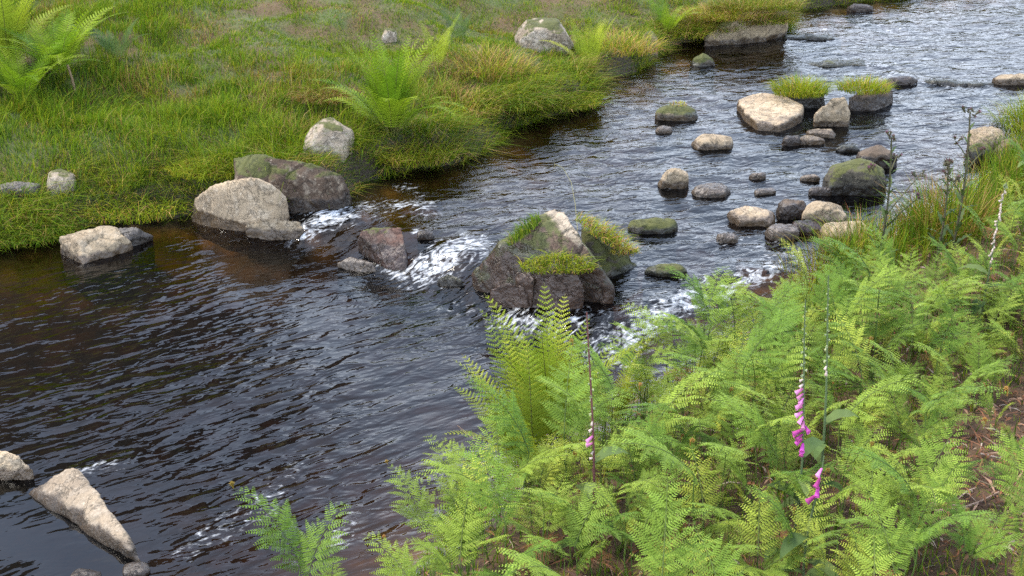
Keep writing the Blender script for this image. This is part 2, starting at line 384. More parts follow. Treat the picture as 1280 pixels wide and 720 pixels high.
# upstream rocks
hull_rock('flat pale slab with a broad dry top beside the grassy islet', [(922, 124, .09), (935, 118, .11), (951, 116, .12), (976, 118, .13), (1004, 131, .12), (1001, 141, .09), (976, 156, .07), (958, 159, .04), (946, 153, .07), (930, 137, .08)], M_pale, G_IN, smooth=1, rough=.015)
hull_rock('brown wedge stone between the flat slab and long islet rock', [(1020, 142, .12), (1040, 122, .26), (1056, 121, .26), (1063, 140, .14), (1062, 150, .03), (1040, 155, .02), (1018, 151, .02)], M_tan, G_IN, smooth=2)
hull_rock('long dark brown rock carrying grass at the right end of the islet', [(1060, 121, .12), (1075, 114, .15), (1105, 110, .15), (1117, 114, .12), (1118, 126, .03), (1090, 137, .02), (1062, 136, .02)], M_brown, G_IN, smooth=3)
hull_rock('mossy base stone under the left grass tuft of the islet', [(972, 119, .14), (985, 112, .17), (1015, 111, .17), (1032, 115, .14), (1032, 128, .03), (1006, 132, .03)], M_mossdark, G_IN, smooth=4)
blob_rock('tan mossy topped stone in mid stream above the tilted stone', 821, 126, 871, 151, M_tanmoss, group=G_IN)
blob_rock('pale submerged stone just below the tan mossy topped stone', 820, 155, 840, 167, M_sub, group=G_IN, minh=.03)
blob_rock('tan oval stone left of the flat pale slab', 868, 163, 918, 188, M_tan, asp=.7, group=G_IN)
blob_rock('upright tilted tan stone left of the oval stone', 825, 201, 860, 236, M_tan, asp=.6, tilt=.25, group=G_IN)
blob_rock('flat grey stone awash right of the tilted tan stone', 868, 226, 916, 247, M_sub, asp=.7, group=G_IN, minh=.03)
blob_rock('small yellow mossy pyramid stone near the far grass bank', 864, 61, 894, 84, M_moss, asp=.7, group=G_IN, box=1.2)
blob_rock('flat pale little stone in front of the brown wedge stone', 1011, 158, 1044, 172, M_tan, asp=.6, group=G_IN)
blob_rock('small tan stone left of the flat pale little stone', 1000, 166, 1031, 181, M_tan, asp=.6, group=G_IN)
blob_rock('small dark stone touching the small tan stone', 978, 165, 1002, 182, M_brown, asp=.6, group=G_IN)
blob_rock('large rounded dark mossy boulder by the right bank', 1038, 189, 1108, 246, M_mossdark, asp=.75, group=G_IN, box=.65, smooth=8)
blob_rock('dark knobbly rock behind the rounded mossy boulder', 1072, 176, 1123, 212, M_brown, asp=.6, group=G_IN)
blob_rock('thin dark stone trailing behind the knobbly rock', 1046, 179, 1074, 190, M_mossdark, asp=.4, group=G_IN, minh=.04)
blob_rock('dark low stone at the left foot of the rounded mossy boulder', 1012, 229, 1042, 245, M_brown, asp=.5, group=G_IN, minh=.04)
blob_rock('pale flat topped stone at the left end of the right bank rock row', 914, 252, 972, 282, M_pale, asp=.7, group=G_IN, smooth=3)
blob_rock('dark brown rounded rock right of the pale flat topped stone', 972, 242, 1012, 274, M_brown, asp=.7, group=G_IN)
blob_rock('large brown angular rock next to the dark rounded rock', 1007, 243, 1056, 283, M_tan, asp=.75, group=G_IN, smooth=3)
blob_rock('rusty little stone below the large brown angular rock', 992, 270, 1030, 293, M_red, asp=.7, group=G_IN)
blob_rock('pale grey rounded rock half hidden by bank grass', 1030, 266, 1090, 309, M_pale, asp=.8, group=G_IN, smooth=7)
blob_rock('grey stone awash in front of the rusty little stone', 958, 276, 1000, 301, M_sub, asp=.7, group=G_IN)
blob_rock('small tan stone alone left of the rounded mossy boulder', 1000, 215, 1025, 227, M_tan, asp=.5, group=G_IN, minh=.04)
blob_rock('tiny pale stone above the pale flat topped stone', 938, 213, 957, 225, M_sub, asp=.6, group=G_IN, minh=.04)
blob_rock('tiny grey stone awash left of the small tan stone', 943, 233, 972, 243, M_sub, asp=.5, group=G_IN, minh=.03)
blob_rock('brown submerged stone below the pale flat topped stone', 896, 287, 923, 305, M_sub, asp=.7, group=G_IN, minh=.04)
blob_rock('low green moss covered stone right of the triangular boulder', 790, 269, 848, 293, M_moss, asp=.5, group=G_IN)
blob_rock('thin brown mossy stone awash below the green moss covered stone', 806, 326, 858, 345, M_moss, asp=.45, group=G_IN, minh=.05)
blob_rock('small dark stone splitting the current near the bank bracken', 902, 338, 920, 356, M_brown, asp=.8, group=G_IN, minh=.04)
blob_rock('brown square rock against the right bank below the grass', 1216, 158, 1262, 192, M_tan, asp=.8, group='rocks along the right shore', smooth=3)
blob_rock('dark brown rock behind bracken on the right shore', 1246, 172, 1282, 206, M_brown, asp=.8, group='rocks along the right shore')
blob_rock('dark mossy stone at the left foot of the brown square rock', 1212, 178, 1242, 203, M_mossdark, asp=.8, group='rocks along the right shore')
blob_rock('thin flat dark stone in the bright upstream water', 1160, 97, 1238, 107, M_mossdark, asp=.25, group=G_IN, hh=.025)
blob_rock('flat tan stone far up by the right edge of the stream', 1250, 88, 1300, 106, M_tan, asp=.5, group=G_IN, minh=.05)
blob_rock('long submerged mossy ledge under the far rapids', 1012, 66, 1086, 83, M_moss, asp=.35, group=G_IN, minh=.03, hh=.025)
blob_rock('thin brown ledge awash below the far bank overhang', 978, 40, 1050, 50, M_mossdark, asp=.3, group=G_IN, hh=.03)
blob_rock('dark stone awash by the islet right end', 1108, 92, 1146, 106, M_brown, asp=.4, group=G_IN, minh=.05)
blob_rock('dark little rock at the foot of the far bank', 1062, 3, 1092, 14, M_brown, asp=.5, group=G_IN, minh=.05)
# bottom left
hull_rock('tall pale wedge rock with a pointed top at the bottom left', [(86, 585, .15), (98, 587, .15), (123, 613, .14), (150, 658, .10), (168, 690, .05), (184, 712, -.01), (33, 615, .01), (60, 632, .005), (108, 664, .005), (150, 690, .0), (92, 586, .155), (70, 600, .09), (110, 640, .09)], M_wedge, 'rocks in the bottom left corner', smooth=2, rough=.018)
hull_rock('pale flat topped block with a dark end at the left frame edge', [(-40, 560, .13), (0, 563, .13), (27, 571, .12), (44, 588, .05), (36, 604, -.02), (0, 598, -.02), (-40, 600, 0)], M_pale, 'rocks in the bottom left corner', smooth=3)
hull_rock('broad dark slab just under the calm water below the pale wedge rock', [(-60, 660, -.04), (30, 622, -.022), (60, 634, -.02), (105, 664, -.02), (150, 692, -.02), (176, 716, -.03), (120, 760, -.04), (-60, 760, -.05)], M_sub, 'rocks in the bottom left corner', smooth=4, rough=.006)
blob_rock('dark mossy stone under the tip of the pale wedge rock', 150, 697, 184, 722, M_brown, asp=.8, group='rocks in the bottom left corner', hh=.03)
blob_rock('dark stone awash in the calm pool below the pale wedge rock', 84, 704, 122, 728, M_brown, asp=.7, group='rocks in the bottom left corner', hh=.02)
# stones on the bank
blob_rock('pale grey stone under a brown earth overhang on the grass bank', 382, 146, 438, 196, M_bank, asp=.9, bank=True, group=G_BK, smooth=3)
blob_rock('big pale lichened stone standing in the far grass bank', 648, 22, 712, 68, M_bank, asp=.9, bank=True, group=G_BK, smooth=3, box=.6)
blob_rock('little pale stone lying in the grass behind the middle fern', 478, 36, 496, 54, M_bank, asp=.7, bank=True, group=G_BK)
blob_rock('pale pointed stone sunk in the grass above the angular block', 58, 210, 96, 246, M_bank, asp=.7, bank=True, group=G_BK)
blob_rock('flat grey stone mostly buried left of the pointed stone', -12, 226, 46, 252, M_grey, asp=.5, bank=True, group=G_BK, minh=.05)
blob_rock('tan upright stone in the far bank edge above the stream', 800, 39, 824, 74, M_tanmoss, asp=.7, bank=False, group=G_BK)
hull_rock('long pale overhanging ledge capped with grass on the far bank', [(906, 27, .24), (940, 14, .34), (972, 6, .36), (986, 11, .30), (984, 24, .20), (960, 36, .14), (920, 46, .05), (884, 51, .03), (880, 42, .14), (980, 30, .02), (945, 44, 0)], M_tanmoss, G_BK, smooth=3)

# ------------------------------------------------------------------ ground sheet
def axis(a, b, step, far):
    mid = np.arange(a, b + 1e-6, step); out = []; s = step; x = 0
    while x < far: s *= 1.16; x += s; out.append(x)
    out = np.array(out); return np.concatenate([a - out[::-1], mid, b + out])
def grid(xs, ys):
    X, Y = np.meshgrid(xs, ys); nx, ny = len(xs), len(ys)
    i = np.arange(ny - 1)[:, None] * nx + np.arange(nx - 1)[None, :]
    return X.ravel(), Y.ravel(), np.stack([i, i + 1, i + nx + 1, i + nx], -1).reshape(-1, 4)
gx, gy, gq = grid(axis(-7.5, 8.5, .055, 500), axis(3.5, 23, .055, 500))
gz = H(gx, gy); gL, gR = banks(gx, gy)

LITTER = [(1150, 640), (1165, 572), (1215, 520), (1285, 480), (1335, 500), (1300, 690), (1230, 705), (1165, 692)]
def project(x, y, z):
    dx, dy, dz = x, y, z - CAM_Z
    depth = dy * CP - dz * SP; up = dy * SP + dz * CP
    return 640 + FPX * dx / depth, 360 - FPX * up / depth, depth
def inpoly(px, py, poly):
    r = np.zeros(np.shape(px), bool); n = len(poly)
    for i in range(n):
        (ax, ay), (bx, by) = poly[i], poly[(i + 1) % n]
        c = ((ay > py) != (by > py)) & (px < (bx - ax) * (py - ay) / (by - ay + 1e-9) + ax); r ^= c
    return r
LIT_W = [tuple(gp(min(px, 1400), py)[:2]) for px, py in LITTER]

m, nt, out = newmat('earth_and_bed'); N = NT(nt)
g = N.n('ShaderNodeNewGeometry'); P = g.outputs['Position']
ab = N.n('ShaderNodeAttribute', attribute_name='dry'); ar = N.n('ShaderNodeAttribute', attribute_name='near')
n1 = N.noise(P, 1.6, 5, .6); n2 = N.noise(P, 9, 5, .6); n3 = N.noise(P, 45, 4, .65)
green = N.mix(n2, (.035, .055, .010), (.085, .095, .020))
brown = N.mix(n3, (.050, .032, .012), (.12, .072, .026))
soil = N.mix(N.ramp(n1, [(.42, 0.0), (.58, 1.0)]), green, brown)
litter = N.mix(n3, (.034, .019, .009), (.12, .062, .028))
far = N.n('ShaderNodeVectorMath', operation='LENGTH'); N.l(P, far.inputs[0])
soil = N.mix(N.maprange(far.outputs['Value'], 24, 34), soil, N.mix(n1, (.010, .014, .006), (.022, .024, .010)))  # far ground, out of view, coloured dark for the pool to reflect
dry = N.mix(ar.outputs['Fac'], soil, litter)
vo = N.n('ShaderNodeTexVoronoi'); vo.inputs['Scale'].default_value = 5.5; N.l(P, vo.inputs['Vector'])
bedc = N.mix(n2, (.15, .082, .030), (.36, .21, .085))
bedc = N.mix(N.ramp(vo.outputs['Distance'], [(.25, .0), (.6, .75)]), bedc, (.05, .03, .018))
bedc = N.mix(N.math('MULTIPLY', N.ramp(vo.outputs['Color'], [(.2, 1.0), (.5, 0.0)]), .5), bedc, (.30, .24, .17))
# wet dark earth right at the water line
edge = N.mix(N.maprange(ab.outputs['Fac'], -.12, .03), bedc, (.035, .024, .014))
col = N.mix(N.maprange(ab.outputs['Fac'], .10, .34), edge, dry)
p = N.n('ShaderNodeBsdfPrincipled'); N.l(col, p.inputs['Base Color']); p.inputs['Roughness'].default_value = .9
N.l(N.bump(N.math('ADD', n2, N.math('MULTIPLY', n3, .5)), .7, .03), p.inputs['Normal']); N.l(p.outputs[0], out.inputs[0])
both = np.maximum(gL, gR)
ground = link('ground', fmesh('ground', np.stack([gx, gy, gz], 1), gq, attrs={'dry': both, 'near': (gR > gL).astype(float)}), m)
tag(ground, 'grassy banks and brown stony bed on either side of the stream', 'ground', kind='structure')

# ------------------------------------------------------------------ water
xs, ys = np.arange(-7.5, 8.6, .028), np.concatenate([np.arange(3.2, 13, .028), np.arange(13, 23, .04)])
wx, wy, wq = grid(xs, ys)
wl = WL(wx, wy)
def line_d(px_pts):
    pts = [wp(*q)[0][:2] for q in px_pts]; return seg_dist(wx, wy, pts)[0]
def foamline(px_pts, r, a): return a * np.exp(-(line_d(px_pts) / r) ** 2)
FOAM = [([(384, 288), (402, 275), (430, 268)], .17, 1.0), ([(430, 268), (480, 258), (530, 262)], .20, .62), ([(505, 235), (530, 244)], .12, .5),
        ([(585, 308), (562, 320), (532, 340)], .22, 1.0), ([(590, 296), (566, 316)], .14, .75), ([(528, 346), (505, 352)], .08, .7), ([(478, 330), (500, 346)], .05, .85),
        ([(640, 402), (690, 408), (720, 402)], .16, .72), ([(870, 372), (830, 388), (800, 410), (770, 440)], .17, .95), ([(800, 400), (740, 440)], .25, .62),
        ([(960, 340), (935, 352), (915, 368)], .16, .85), ([(985, 318), (955, 345)], .16, .6), ([(880, 350), (860, 372)], .2, .55),
        ([(255, 672), (290, 650), (335, 632), (352, 610)], .13, .52), ([(230, 690), (260, 664)], .10, .55), ([(420, 690), (430, 660), (434, 640)], .08, .5), ([(100, 588), (140, 580)], .10, .62), ([(320, 625), (370, 585)], .1, .45),
        ([(520, 288), (530, 296)], .05, .8), ([(835, 236), (830, 225)], .06, .5), ([(930, 12), (985, 30), (1040, 34), (1090, 30)], .4, .5), ([(1040, 30), (1160, 40)], .6, .42), ([(955, 350), (985, 330)], .3, .45),
        ([(1100, 80), (1125, 95), (1180, 104)], .22, .58), ([(1180, 102), (1230, 108)], .2, .55), ([(900, 300), (950, 310)], .3, .4), ([(560, 380), (620, 400)], .2, .38)]
foam = np.zeros_like(wx)
for pts, r, a in FOAM: foam = np.maximum(foam, foamline(pts, r, a))
d_c, s_c = seg_dist(wx, wy, CASC); sc = d_c * s_c
turb = .18 + .82 * sstep(-1.0, .2, sc)
turb = np.maximum(turb, .95 * np.exp(-((sc + .1) / .8) ** 2))
turb = np.maximum(turb, .38 * foamline([(500, 420), (420, 560), (330, 640), (280, 720)], .55, 1.))
calm = foamline([(-60, 660), (60, 690), (120, 720)], .42, 1.0)
slick = sstep(1.5, .45, -banks(wx, wy)[0]) * (1 - sstep(-.8, -.1, sc))
turb = turb * (1 - .85 * slick)
turb = turb * (1 - .92 * np.clip(calm * 1.4, 0, 1))
pool = (1 - sstep(-.3, .5, sc)) * (.55 + .9 * sstep(-.35, .35, fbm(wx, wy, 77, 2, .9)))
# waves: long crests across the pool, chop in the rapids, standing waves at the chutes
ca, sa = math.cos(rad(42)), math.sin(rad(42)); al, ac = wx * ca + wy * sa, -wx * sa + wy * ca
pool = pool * (1 - .8 * slick)
wav = pool * .0048 * fbm(al * 1.3, ac * 4.6, .3, 3) * (1 - calm)
wav = wav + turb * (.013 * fbm(wx * 1.9, wy * 2.4, 1.1, 3) + .002 * fbm(wx * 7, wy * 8, 2.2, 2))
wav = wav + np.clip(foam - .35, 0, 1) * (.05 * fbm(wx * 5, wy * 5, 5, 3) + .02)
wz = wl + wav
bed = H(wx, wy)
L_, R_ = banks(wx, wy)
keep = np.maximum(L_, R_) < .16
kq = keep[wq].any(1); wq = wq[kq]
used = np.zeros(len(wx), bool); used[wq.ravel()] = True; remap = np.cumsum(used) - 1
wme = fmesh('water', np.stack([wx, wy, wz], 1)[used], remap[wq], attrs={'depth': np.clip(wz - bed, 0, 2)[used], 'foam': foam[used], 'turb': turb[used], 'pool': (pool * (1 - calm))[used]})

m, nt, out = newmat('stream_water'); N = NT(nt)
g = N.n('ShaderNodeNewGeometry'); P = g.outputs['Position']
A = lambda k: N.n('ShaderNodeAttribute', attribute_name=k).outputs['Fac']
dep, fo, tu, po = A('depth'), A('foam'), A('turb'), A('pool')
def mapped(rot, sc_):
    mp = N.n('ShaderNodeMapping', vector_type='TEXTURE'); N.l(P, mp.inputs['Vector']); mp.inputs['Rotation'].default_value = (0, 0, rad(rot)); mp.inputs['Scale'].default_value = tuple(1 / k for k in sc_); return mp.outputs[0]
r1 = N.noise(mapped(40, (2.6, 6.8, 1)), 1.0, 2, .45, .8)
r2 = N.noise(mapped(28, (6, 13.5, 1)), 1.0, 2, .4, .5)
c1 = N.noise(mapped(20, (5, 9, 1)), 1.0, 3, .45, .9)
c2 = N.noise(mapped(0, (22, 26, 1)), 1.0, 2, .4, .6)
hp = N.math('MULTIPLY', N.math('ADD', r1, N.math('MULTIPLY', r2, .75)), N.math('MULTIPLY', po, .62))
ht = N.math('MULTIPLY', N.math('ADD', N.math('MULTIPLY', c1, .75), N.math('MULTIPLY', c2, .10)), tu)
nb = N.bump(N.math('ADD', hp, ht), 1.0, .021)
fr = N.n('ShaderNodeFresnel'); fr.inputs['IOR'].default_value = 1.33; N.l(nb, fr.inputs['Normal'])
gl = N.n('ShaderNodeBsdfGlossy'); gl.inputs['Roughness'].default_value = .02; N.l(nb, gl.inputs['Normal'])
cc = N.n('ShaderNodeCombineColor')
for i, base in enumerate((.054, .027, .0040)): N.l(N.math('POWER', base, N.math('MULTIPLY', dep, 1.5)), cc.inputs[i])
tr = N.n('ShaderNodeBsdfTransparent'); N.l(cc.outputs[0], tr.inputs['Color'])
s1 = N.n('ShaderNodeMixShader'); N.l(fr.outputs[0], s1.inputs[0]); N.l(tr.outputs[0], s1.inputs[1]); N.l(gl.outputs[0], s1.inputs[2])
fn = N.noise(mapped(35, (6.5, 15, 9)), 1.0, 6, .62, 1.8); fn2 = N.noise(P, 30, 3, .5)
fsum = N.math('ADD', fo, N.math('MULTIPLY', N.math('SUBTRACT', N.math('ADD', N.math('MULTIPLY', fn, .72), N.math('MULTIPLY', fn2, .28)), .5), 4.6))
ff = N.math('MULTIPLY', N.maprange(fsum, .50, 1.7, 0.0, .9), N.maprange(fo, .12, .34))
df = N.n('ShaderNodeBsdfPrincipled'); df.inputs['Base Color'].default_value = (.62, .63, .64, 1); df.inputs['Roughness'].default_value = .5
N.l(N.bump(fn2, .8, .02), df.inputs['Normal'])
s2 = N.n('ShaderNodeMixShader'); N.l(ff, s2.inputs[0]); N.l(s1.outputs[0], s2.inputs[1]); N.l(df.outputs[0], s2.inputs[2]); N.l(s2.outputs[0], out.inputs[0])
water = link('water', wme, m); tag(water, 'peat brown stream water breaking into white foam between the rocks', 'water', kind='structure')

# ------------------------------------------------------------------ grass
M_grass = leaf_mat('grass_blades', .30, .6)
def blades(b, h, w, az, lean, colr, seg=3):
    """b (N,3) feet; lean = how far the tip goes sideways as a share of h"""
    n = len(b); u = np.linspace(0, 1, seg + 1)
    d = np.stack([np.cos(az), np.sin(az), np.zeros(n)], 1); ra = az + math.pi / 2 + RNG.normal(0, .6, n)
    sd = np.stack([np.cos(ra), np.sin(ra), np.zeros(n)], 1)
    V = np.zeros((n, 2 * seg + 1, 3)); 
    for k in range(seg + 1):
        c = b + d * (h * lean * u[k] ** 1.7)[:, None]; c[:, 2] += h * (u[k] - .45 * np.minimum(lean, 1.6) * u[k] ** 2.4)
        if k == seg: V[:, 2 * seg] = c
        else:
            ww = (w * .5 * (1 - .55 * u[k] ** 1.5))[:, None] * sd; V[:, 2 * k] = c - ww; V[:, 2 * k + 1] = c + ww
    o = np.arange(n)[:, None] * (2 * seg + 1)
    Q = np.concatenate([np.stack([o[:, 0] + 2 * k, o[:, 0] + 2 * k + 1, o[:, 0] + 2 * k + 3, o[:, 0] + 2 * k + 2], 1) for k in range(seg - 1)]) if seg > 1 else np.zeros((0, 4), int)
    T = np.stack([o[:, 0] + 2 * seg - 2, o[:, 0] + 2 * seg - 1, o[:, 0] + 2 * seg], 1)
    return V.reshape(-1, 3), Q, T, np.repeat(colr, 2 * seg + 1, 0)

PAL = np.array([(.112, .188, .012), (.190, .245, .014), (.060, .112, .010), (.27, .255, .022), (.38, .255, .090), (.22, .115, .040)])
def pick(n, wts):
    """weights (n,6) -> colours"""
    wts = np.cumsum(wts / wts.sum(1, keepdims=True), 1); k = (RNG.random(n)[:, None] > wts).sum(1)
    return PAL[np.clip(k, 0, 5)] * np.clip(RNG.normal(1, .16, (n, 1)), .6, 1.5)

def shoreband(D): return np.exp(-(D / .8) ** 2)
def meadow(side, n, xr, yr):
    x = RNG.uniform(*xr, n); y = RNG.uniform(*yr, n)
    L, R = banks(x, y); D, E = (L, R) if side == 'L' else (R, L)
    px, py, dep = project(x, y, H(x, y))
    ok = (D > .02) & (D > E) & (px > -90) & (px < 1370) & (py > -70) & (py < 830)
    dirt = fbm(x, y, 21, 3, 1.5); 
    if side == 'L': ok &= (dirt < .40 + .25 * shoreband(D)) | (RNG.random(n) < .30)
    return x[ok], y[ok], D[ok], px[ok], py[ok]
# sparse turf where it is worn
x, y, D, px, py = meadow('L', 1250000, (-7.6, 7.5), (7.5, 22.5))
n = len(x)
e = .05; l0 = banks(x, y)[0]
gxv, gyv = (banks(x + e, y)[0] - l0), (banks(x, y + e)[0] - l0); toward = np.arctan2(-gyv, -gxv)
n1 = fbm(x, y, 31, 3, .75); n2 = fbm(x, y, 41, 3, 2.3); n3 = fbm(x, y, 51, 2, 6.)
shore = np.exp(-(D / .55) ** 2)
lawn = sstep(120, 40, py) * sstep(150, 330, px)
clump = sstep(.0, .55, fbm(x, y, 33, 2, 2.6)) * (1 - .75 * lawn)
h = (.045 + .045 * sstep(-.3, .5, n2) + .04 * sstep(.0, .6, n1) * (1 - lawn) + .11 * clump + .13 * shore * sstep(-.5, .4, n2) + .03 * (1 - lawn)) * RNG.uniform(.5, 1.25, n) * (1 - .25 * lawn)
long_ = RNG.random(n) < .03 * (1 - lawn); h = np.where(long_, h * 1.9, h)
az = np.where(RNG.random(n) < .35 + .5 * shore, toward + RNG.normal(0, .7, n), RNG.uniform(0, 6.283, n) * .5 + fbm(x, y, 61, 2, 1.9) * 5)
lean = np.clip(RNG.normal(.55, .25, n) + .55 * shore, .05, 1.7)
ws = np.stack([.9 + 0 * x, .8 + 1.6 * sstep(-.1, .6, n1) + .5 * lawn, .5 + 1.3 * sstep(.1, -.6, n2), .25 + 1.1 * sstep(.1, .7, n3) + .35 * shore, .10 + .75 * sstep(.16, .5, fbm(x, y, 71, 3, 1.3)) + .22 * shore, .05 + 1.0 * sstep(.18, .5, fbm(x, y, 71, 3, 1.3))], 1)
v, q, t, c = blades(np.stack([x, y, H(x, y) - .01], 1), h, RNG.uniform(.003, .0068, n), az, lean, pick(n, ws), 2)
tag(link('grass', fmesh('grass', v, q, t, c), M_grass), 'rough green turf with brown patches covering the far bank', 'grass', kind='stuff')

# grass among the bracken along the near bank
x, y, D, px, py = meadow('R', 260000, (-2.2, 8.), (3.6, 17))
inl = inpoly(x, y, LIT_W)
tall = sstep(.75, .15, D) * sstep(930, 1010, px) + .8 * sstep(1130, 1230, px) * sstep(260, 200, py)
ok = (RNG.random(len(x)) < np.where(inl, .16, .55 + .45 * np.clip(tall, 0, 1)))
x, y, D, px, py, tall, inl = [k[ok] for k in (x, y, D, px, py, tall, inl)]; n = len(x)
h = (.10 + .24 * np.clip(tall, 0, 1)) * RNG.uniform(.5, 1.4, n) * np.where(inl, .7, 1)
ws = np.stack([1.2 + 0 * x, .6 + 0 * x, 1.1 + 0 * x, .25 + .2 * tall, .12 + .5 * tall * sstep(.1, .5, fbm(x, y, 3, 2, 1.5)), .06 + .2 * tall], 1)
v, q, t, c = blades(np.stack([x, y, H(x, y) - .01], 1), h, RNG.uniform(.0035, .007, n), RNG.uniform(0, 6.28, n), np.clip(RNG.normal(.45, .25, n), .05, 1.3), pick(n, ws), 3)
tag(link('grass', fmesh('bank_grass', v, q, t, c), M_grass), 'loose green grass between the bracken and rocks of the near bank', 'grass', kind='stuff')

# dead bracken litter on the near bank
n = 42000
x = RNG.uniform(-1, 5.5, n); y = RNG.uniform(4, 11, n); L, R = banks(x, y); inl = inpoly(x, y, LIT_W)
ok = (R > .1) & (R > L) & (inl | (RNG.random(n) < .3)); x, y, inl = x[ok], y[ok], inl[ok]; n = len(x)
ln = RNG.uniform(.02, .09, n) * np.where(RNG.random(n) < .06, 3, 1); aa = RNG.uniform(0, 6.28, n); wd = RNG.uniform(.002, .007, n)
z = H(x, y) + RNG.uniform(.004, .03, n); dz = RNG.normal(0, .22, n)
d = np.stack([np.cos(aa), np.sin(aa), dz], 1) * (ln / 2)[:, None]; s = np.stack([-np.sin(aa), np.cos(aa), RNG.normal(0, .4, n)], 1) * wd[:, None]
b = np.stack([x, y, z], 1); mid = b + np.array([0, 0, 1]) * (ln * .12)[:, None]
V = np.stack([b - d, mid - s, mid + s, b + d], 1).reshape(-1, 3); o = np.arange(n)[:, None] * 4
Q = np.concatenate([o, o + 1, o + 3, o + 2], 1)
LP = np.array([(.24, .115, .05), (.15, .070, .032), (.30, .19, .12), (.42, .33, .25), (.08, .045, .03)])
cl = LP[RNG.choice(5, n, p=[.34, .28, .18, .07, .13])] * RNG.uniform(.75, 1.25, (n, 1))
tag(link('leaf_litter', fmesh('leaf_litter', V, Q, None, np.repeat(cl, 4, 0), False), leaf_mat('dead_leaf', .1, .8, spec=.2)), 'reddish brown dead bracken litter strewn over the near bank', 'leaf litter', kind='stuff')

# ------------------------------------------------------------------ tufts
def tuft(label, base, r, h, n, wts, lean=.5, group=None, name='grass_tuft', az0=None, azs=9, squash=.7, wd=(.003, .006), cat='grass tuft', surf=None, seg=3):
    a = RNG.uniform(0, 6.283, n); rr = r * np.sqrt(RNG.random(n))
    off = np.stack([rr * np.cos(a), rr * np.sin(a) * squash, np.zeros(n)], 1)
    if surf is not None: off[:, 2] = surf(off[:, 0], off[:, 1])
    az = a + RNG.normal(0, .8, n) if az0 is None else az0 + RNG.normal(0, azs, n)
    hh = h * RNG.uniform(.45, 1.15, n) * (1 - .35 * rr / r)
    v, q, t, c = blades(off, hh, RNG.uniform(*wd, n), az, np.clip(RNG.normal(lean, .25, n) + .4 * rr / r, .03, 1.6), pick(n, np.tile(np.array(wts, float), (n, 1))), seg)
    return tag(link(name, fmesh(name, v, q, t, c), M_grass, None, base), label, cat, group)
GI = 'grass tufts growing on rocks'
gw = [1.2, 1.6, .3, .9, .12, .03]
def wpt(px, py, h): p, z = wp(px, py, h); return p
bp = wpt(697, 331, .30)
tuft('bright green grass tuft on the front shelf of the triangular boulder', bp, .24, .13, 700, gw, .55, GI, az0=-1.57, azs=1.1, squash=.30, surf=lambda X, Y: -.12 * np.abs(X) + Y * .5)
tuft('green grass tuft on the left shoulder of the triangular boulder', wpt(656, 292, .37), .11, .13, 260, [1.3, 1, .6, .5, .1, .0], .5, GI, az0=2.4, azs=.9, squash=.6, surf=lambda X, Y: X * .8)
tuft('straw and green grass tuft behind the right shoulder of the triangular boulder', wpt(756, 296, .30), .20, .14, 600, [.9, .8, .3, .7, .6, .45], .7, GI, az0=-.3, azs=1.2, squash=.7, surf=lambda X, Y: -X * .6)
tuft('left round grass tuft on the islet beside the flat slab', wpt(1000, 117, .16), .25, .23, 1100, [1.2, 1.9, .3, 1.3, .2, .05], .5, GI)
tuft('right round grass tuft on the islet above the long rock', wpt(1080, 113, .15), .24, .18, 900, [1.2, 1.7, .3, 1.3, .35, .1], .5, GI)
tuft('tiny straw tuft on the tan mossy topped stone', wpt(848, 131, .13), .09, .05, 90, [.3, .8, .1, 1, .8, .2], .6, GI)
tuft('tiny yellow moss tuft on the mossy lump by the boulder', wpt(782, 316, .16), .10, .06, 160, [.3, .8, .2, 1, .9, .5], .7, GI)
GT = 'tussocks on the far bank'
def gpt(px, py, dz=0): p = gp(px, py); p[2] += dz - .01; return p
tuft('tall straw coloured tussock behind the overhanging grass clump', gpt(610, 92), .42, .42, 700, [.4, .5, .1, .6, 1.6, .9], .5, GT)
tuft('long pale green grass clump hanging over the stream edge', gpt(632, 128), .42, .40, 1500, [1.0, 1.0, .5, .9, .35, .1], .8, GT, az0=-.9, azs=.9)
tuft('yellow green grass clump at the bank corner below the fern', gpt(512, 196), .38, .30, 1200, [.9, 1.2, .3, 1.0, .6, .2], .7, GT, az0=-1.2, azs=1.1)
tuft('brown straw tussock between the fern and the grass corner', gpt(575, 140), .34, .34, 600, [.5, .6, .2, .6, 1.3, .8], .6, GT)
tuft('dry brown tussock overhanging the pale grey bank stone', gpt(410, 128, .05), .30, .20, 700, [.15, .25, .1, .3, 1.4, 1.8], .9, GT, az0=-1.57, azs=1.)
tuft('dense green grass clump above the pale angular block', gpt(160, 262), .45, .26, 1100, [1.3, 1.1, .8, .5, .3, .1], .6, GT, az0=-1.4, azs=1.2)
tuft('grass clump spilling over the left frame edge of the shore', gpt(30, 290), .45, .26, 1100, [1.3, 1.2, .6, .6, .35, .1], .7, GT, az0=-1.4, azs=1.2)
tuft('tall dark green grass clump in front of the corner ferns', gpt(95, 140), .50, .30, 1000, [1.0, .5, 1.6, .2, .1, .05], .6, GT)
tuft('grass clump beside the ledge with the lichened stone', gpt(265, 212), .35, .20, 900, [1.2, 1.4, .4, .8, .2, .1], .6, GT, az0=-1.2, azs=1.2)
tuft('straw clump on the far bank edge above the tan stone', gpt(775, 62), .40, .32, 800, [.6, .8, .2, .9, 1.2, .5], .7, GT)
tuft('green grass clump leaning from the far bank overhang', gpt(856, 40), .45, .32, 900, [1.1, 1.0, .4, .8, .6, .2], .7, GT, az0=-.6, azs=1.1)
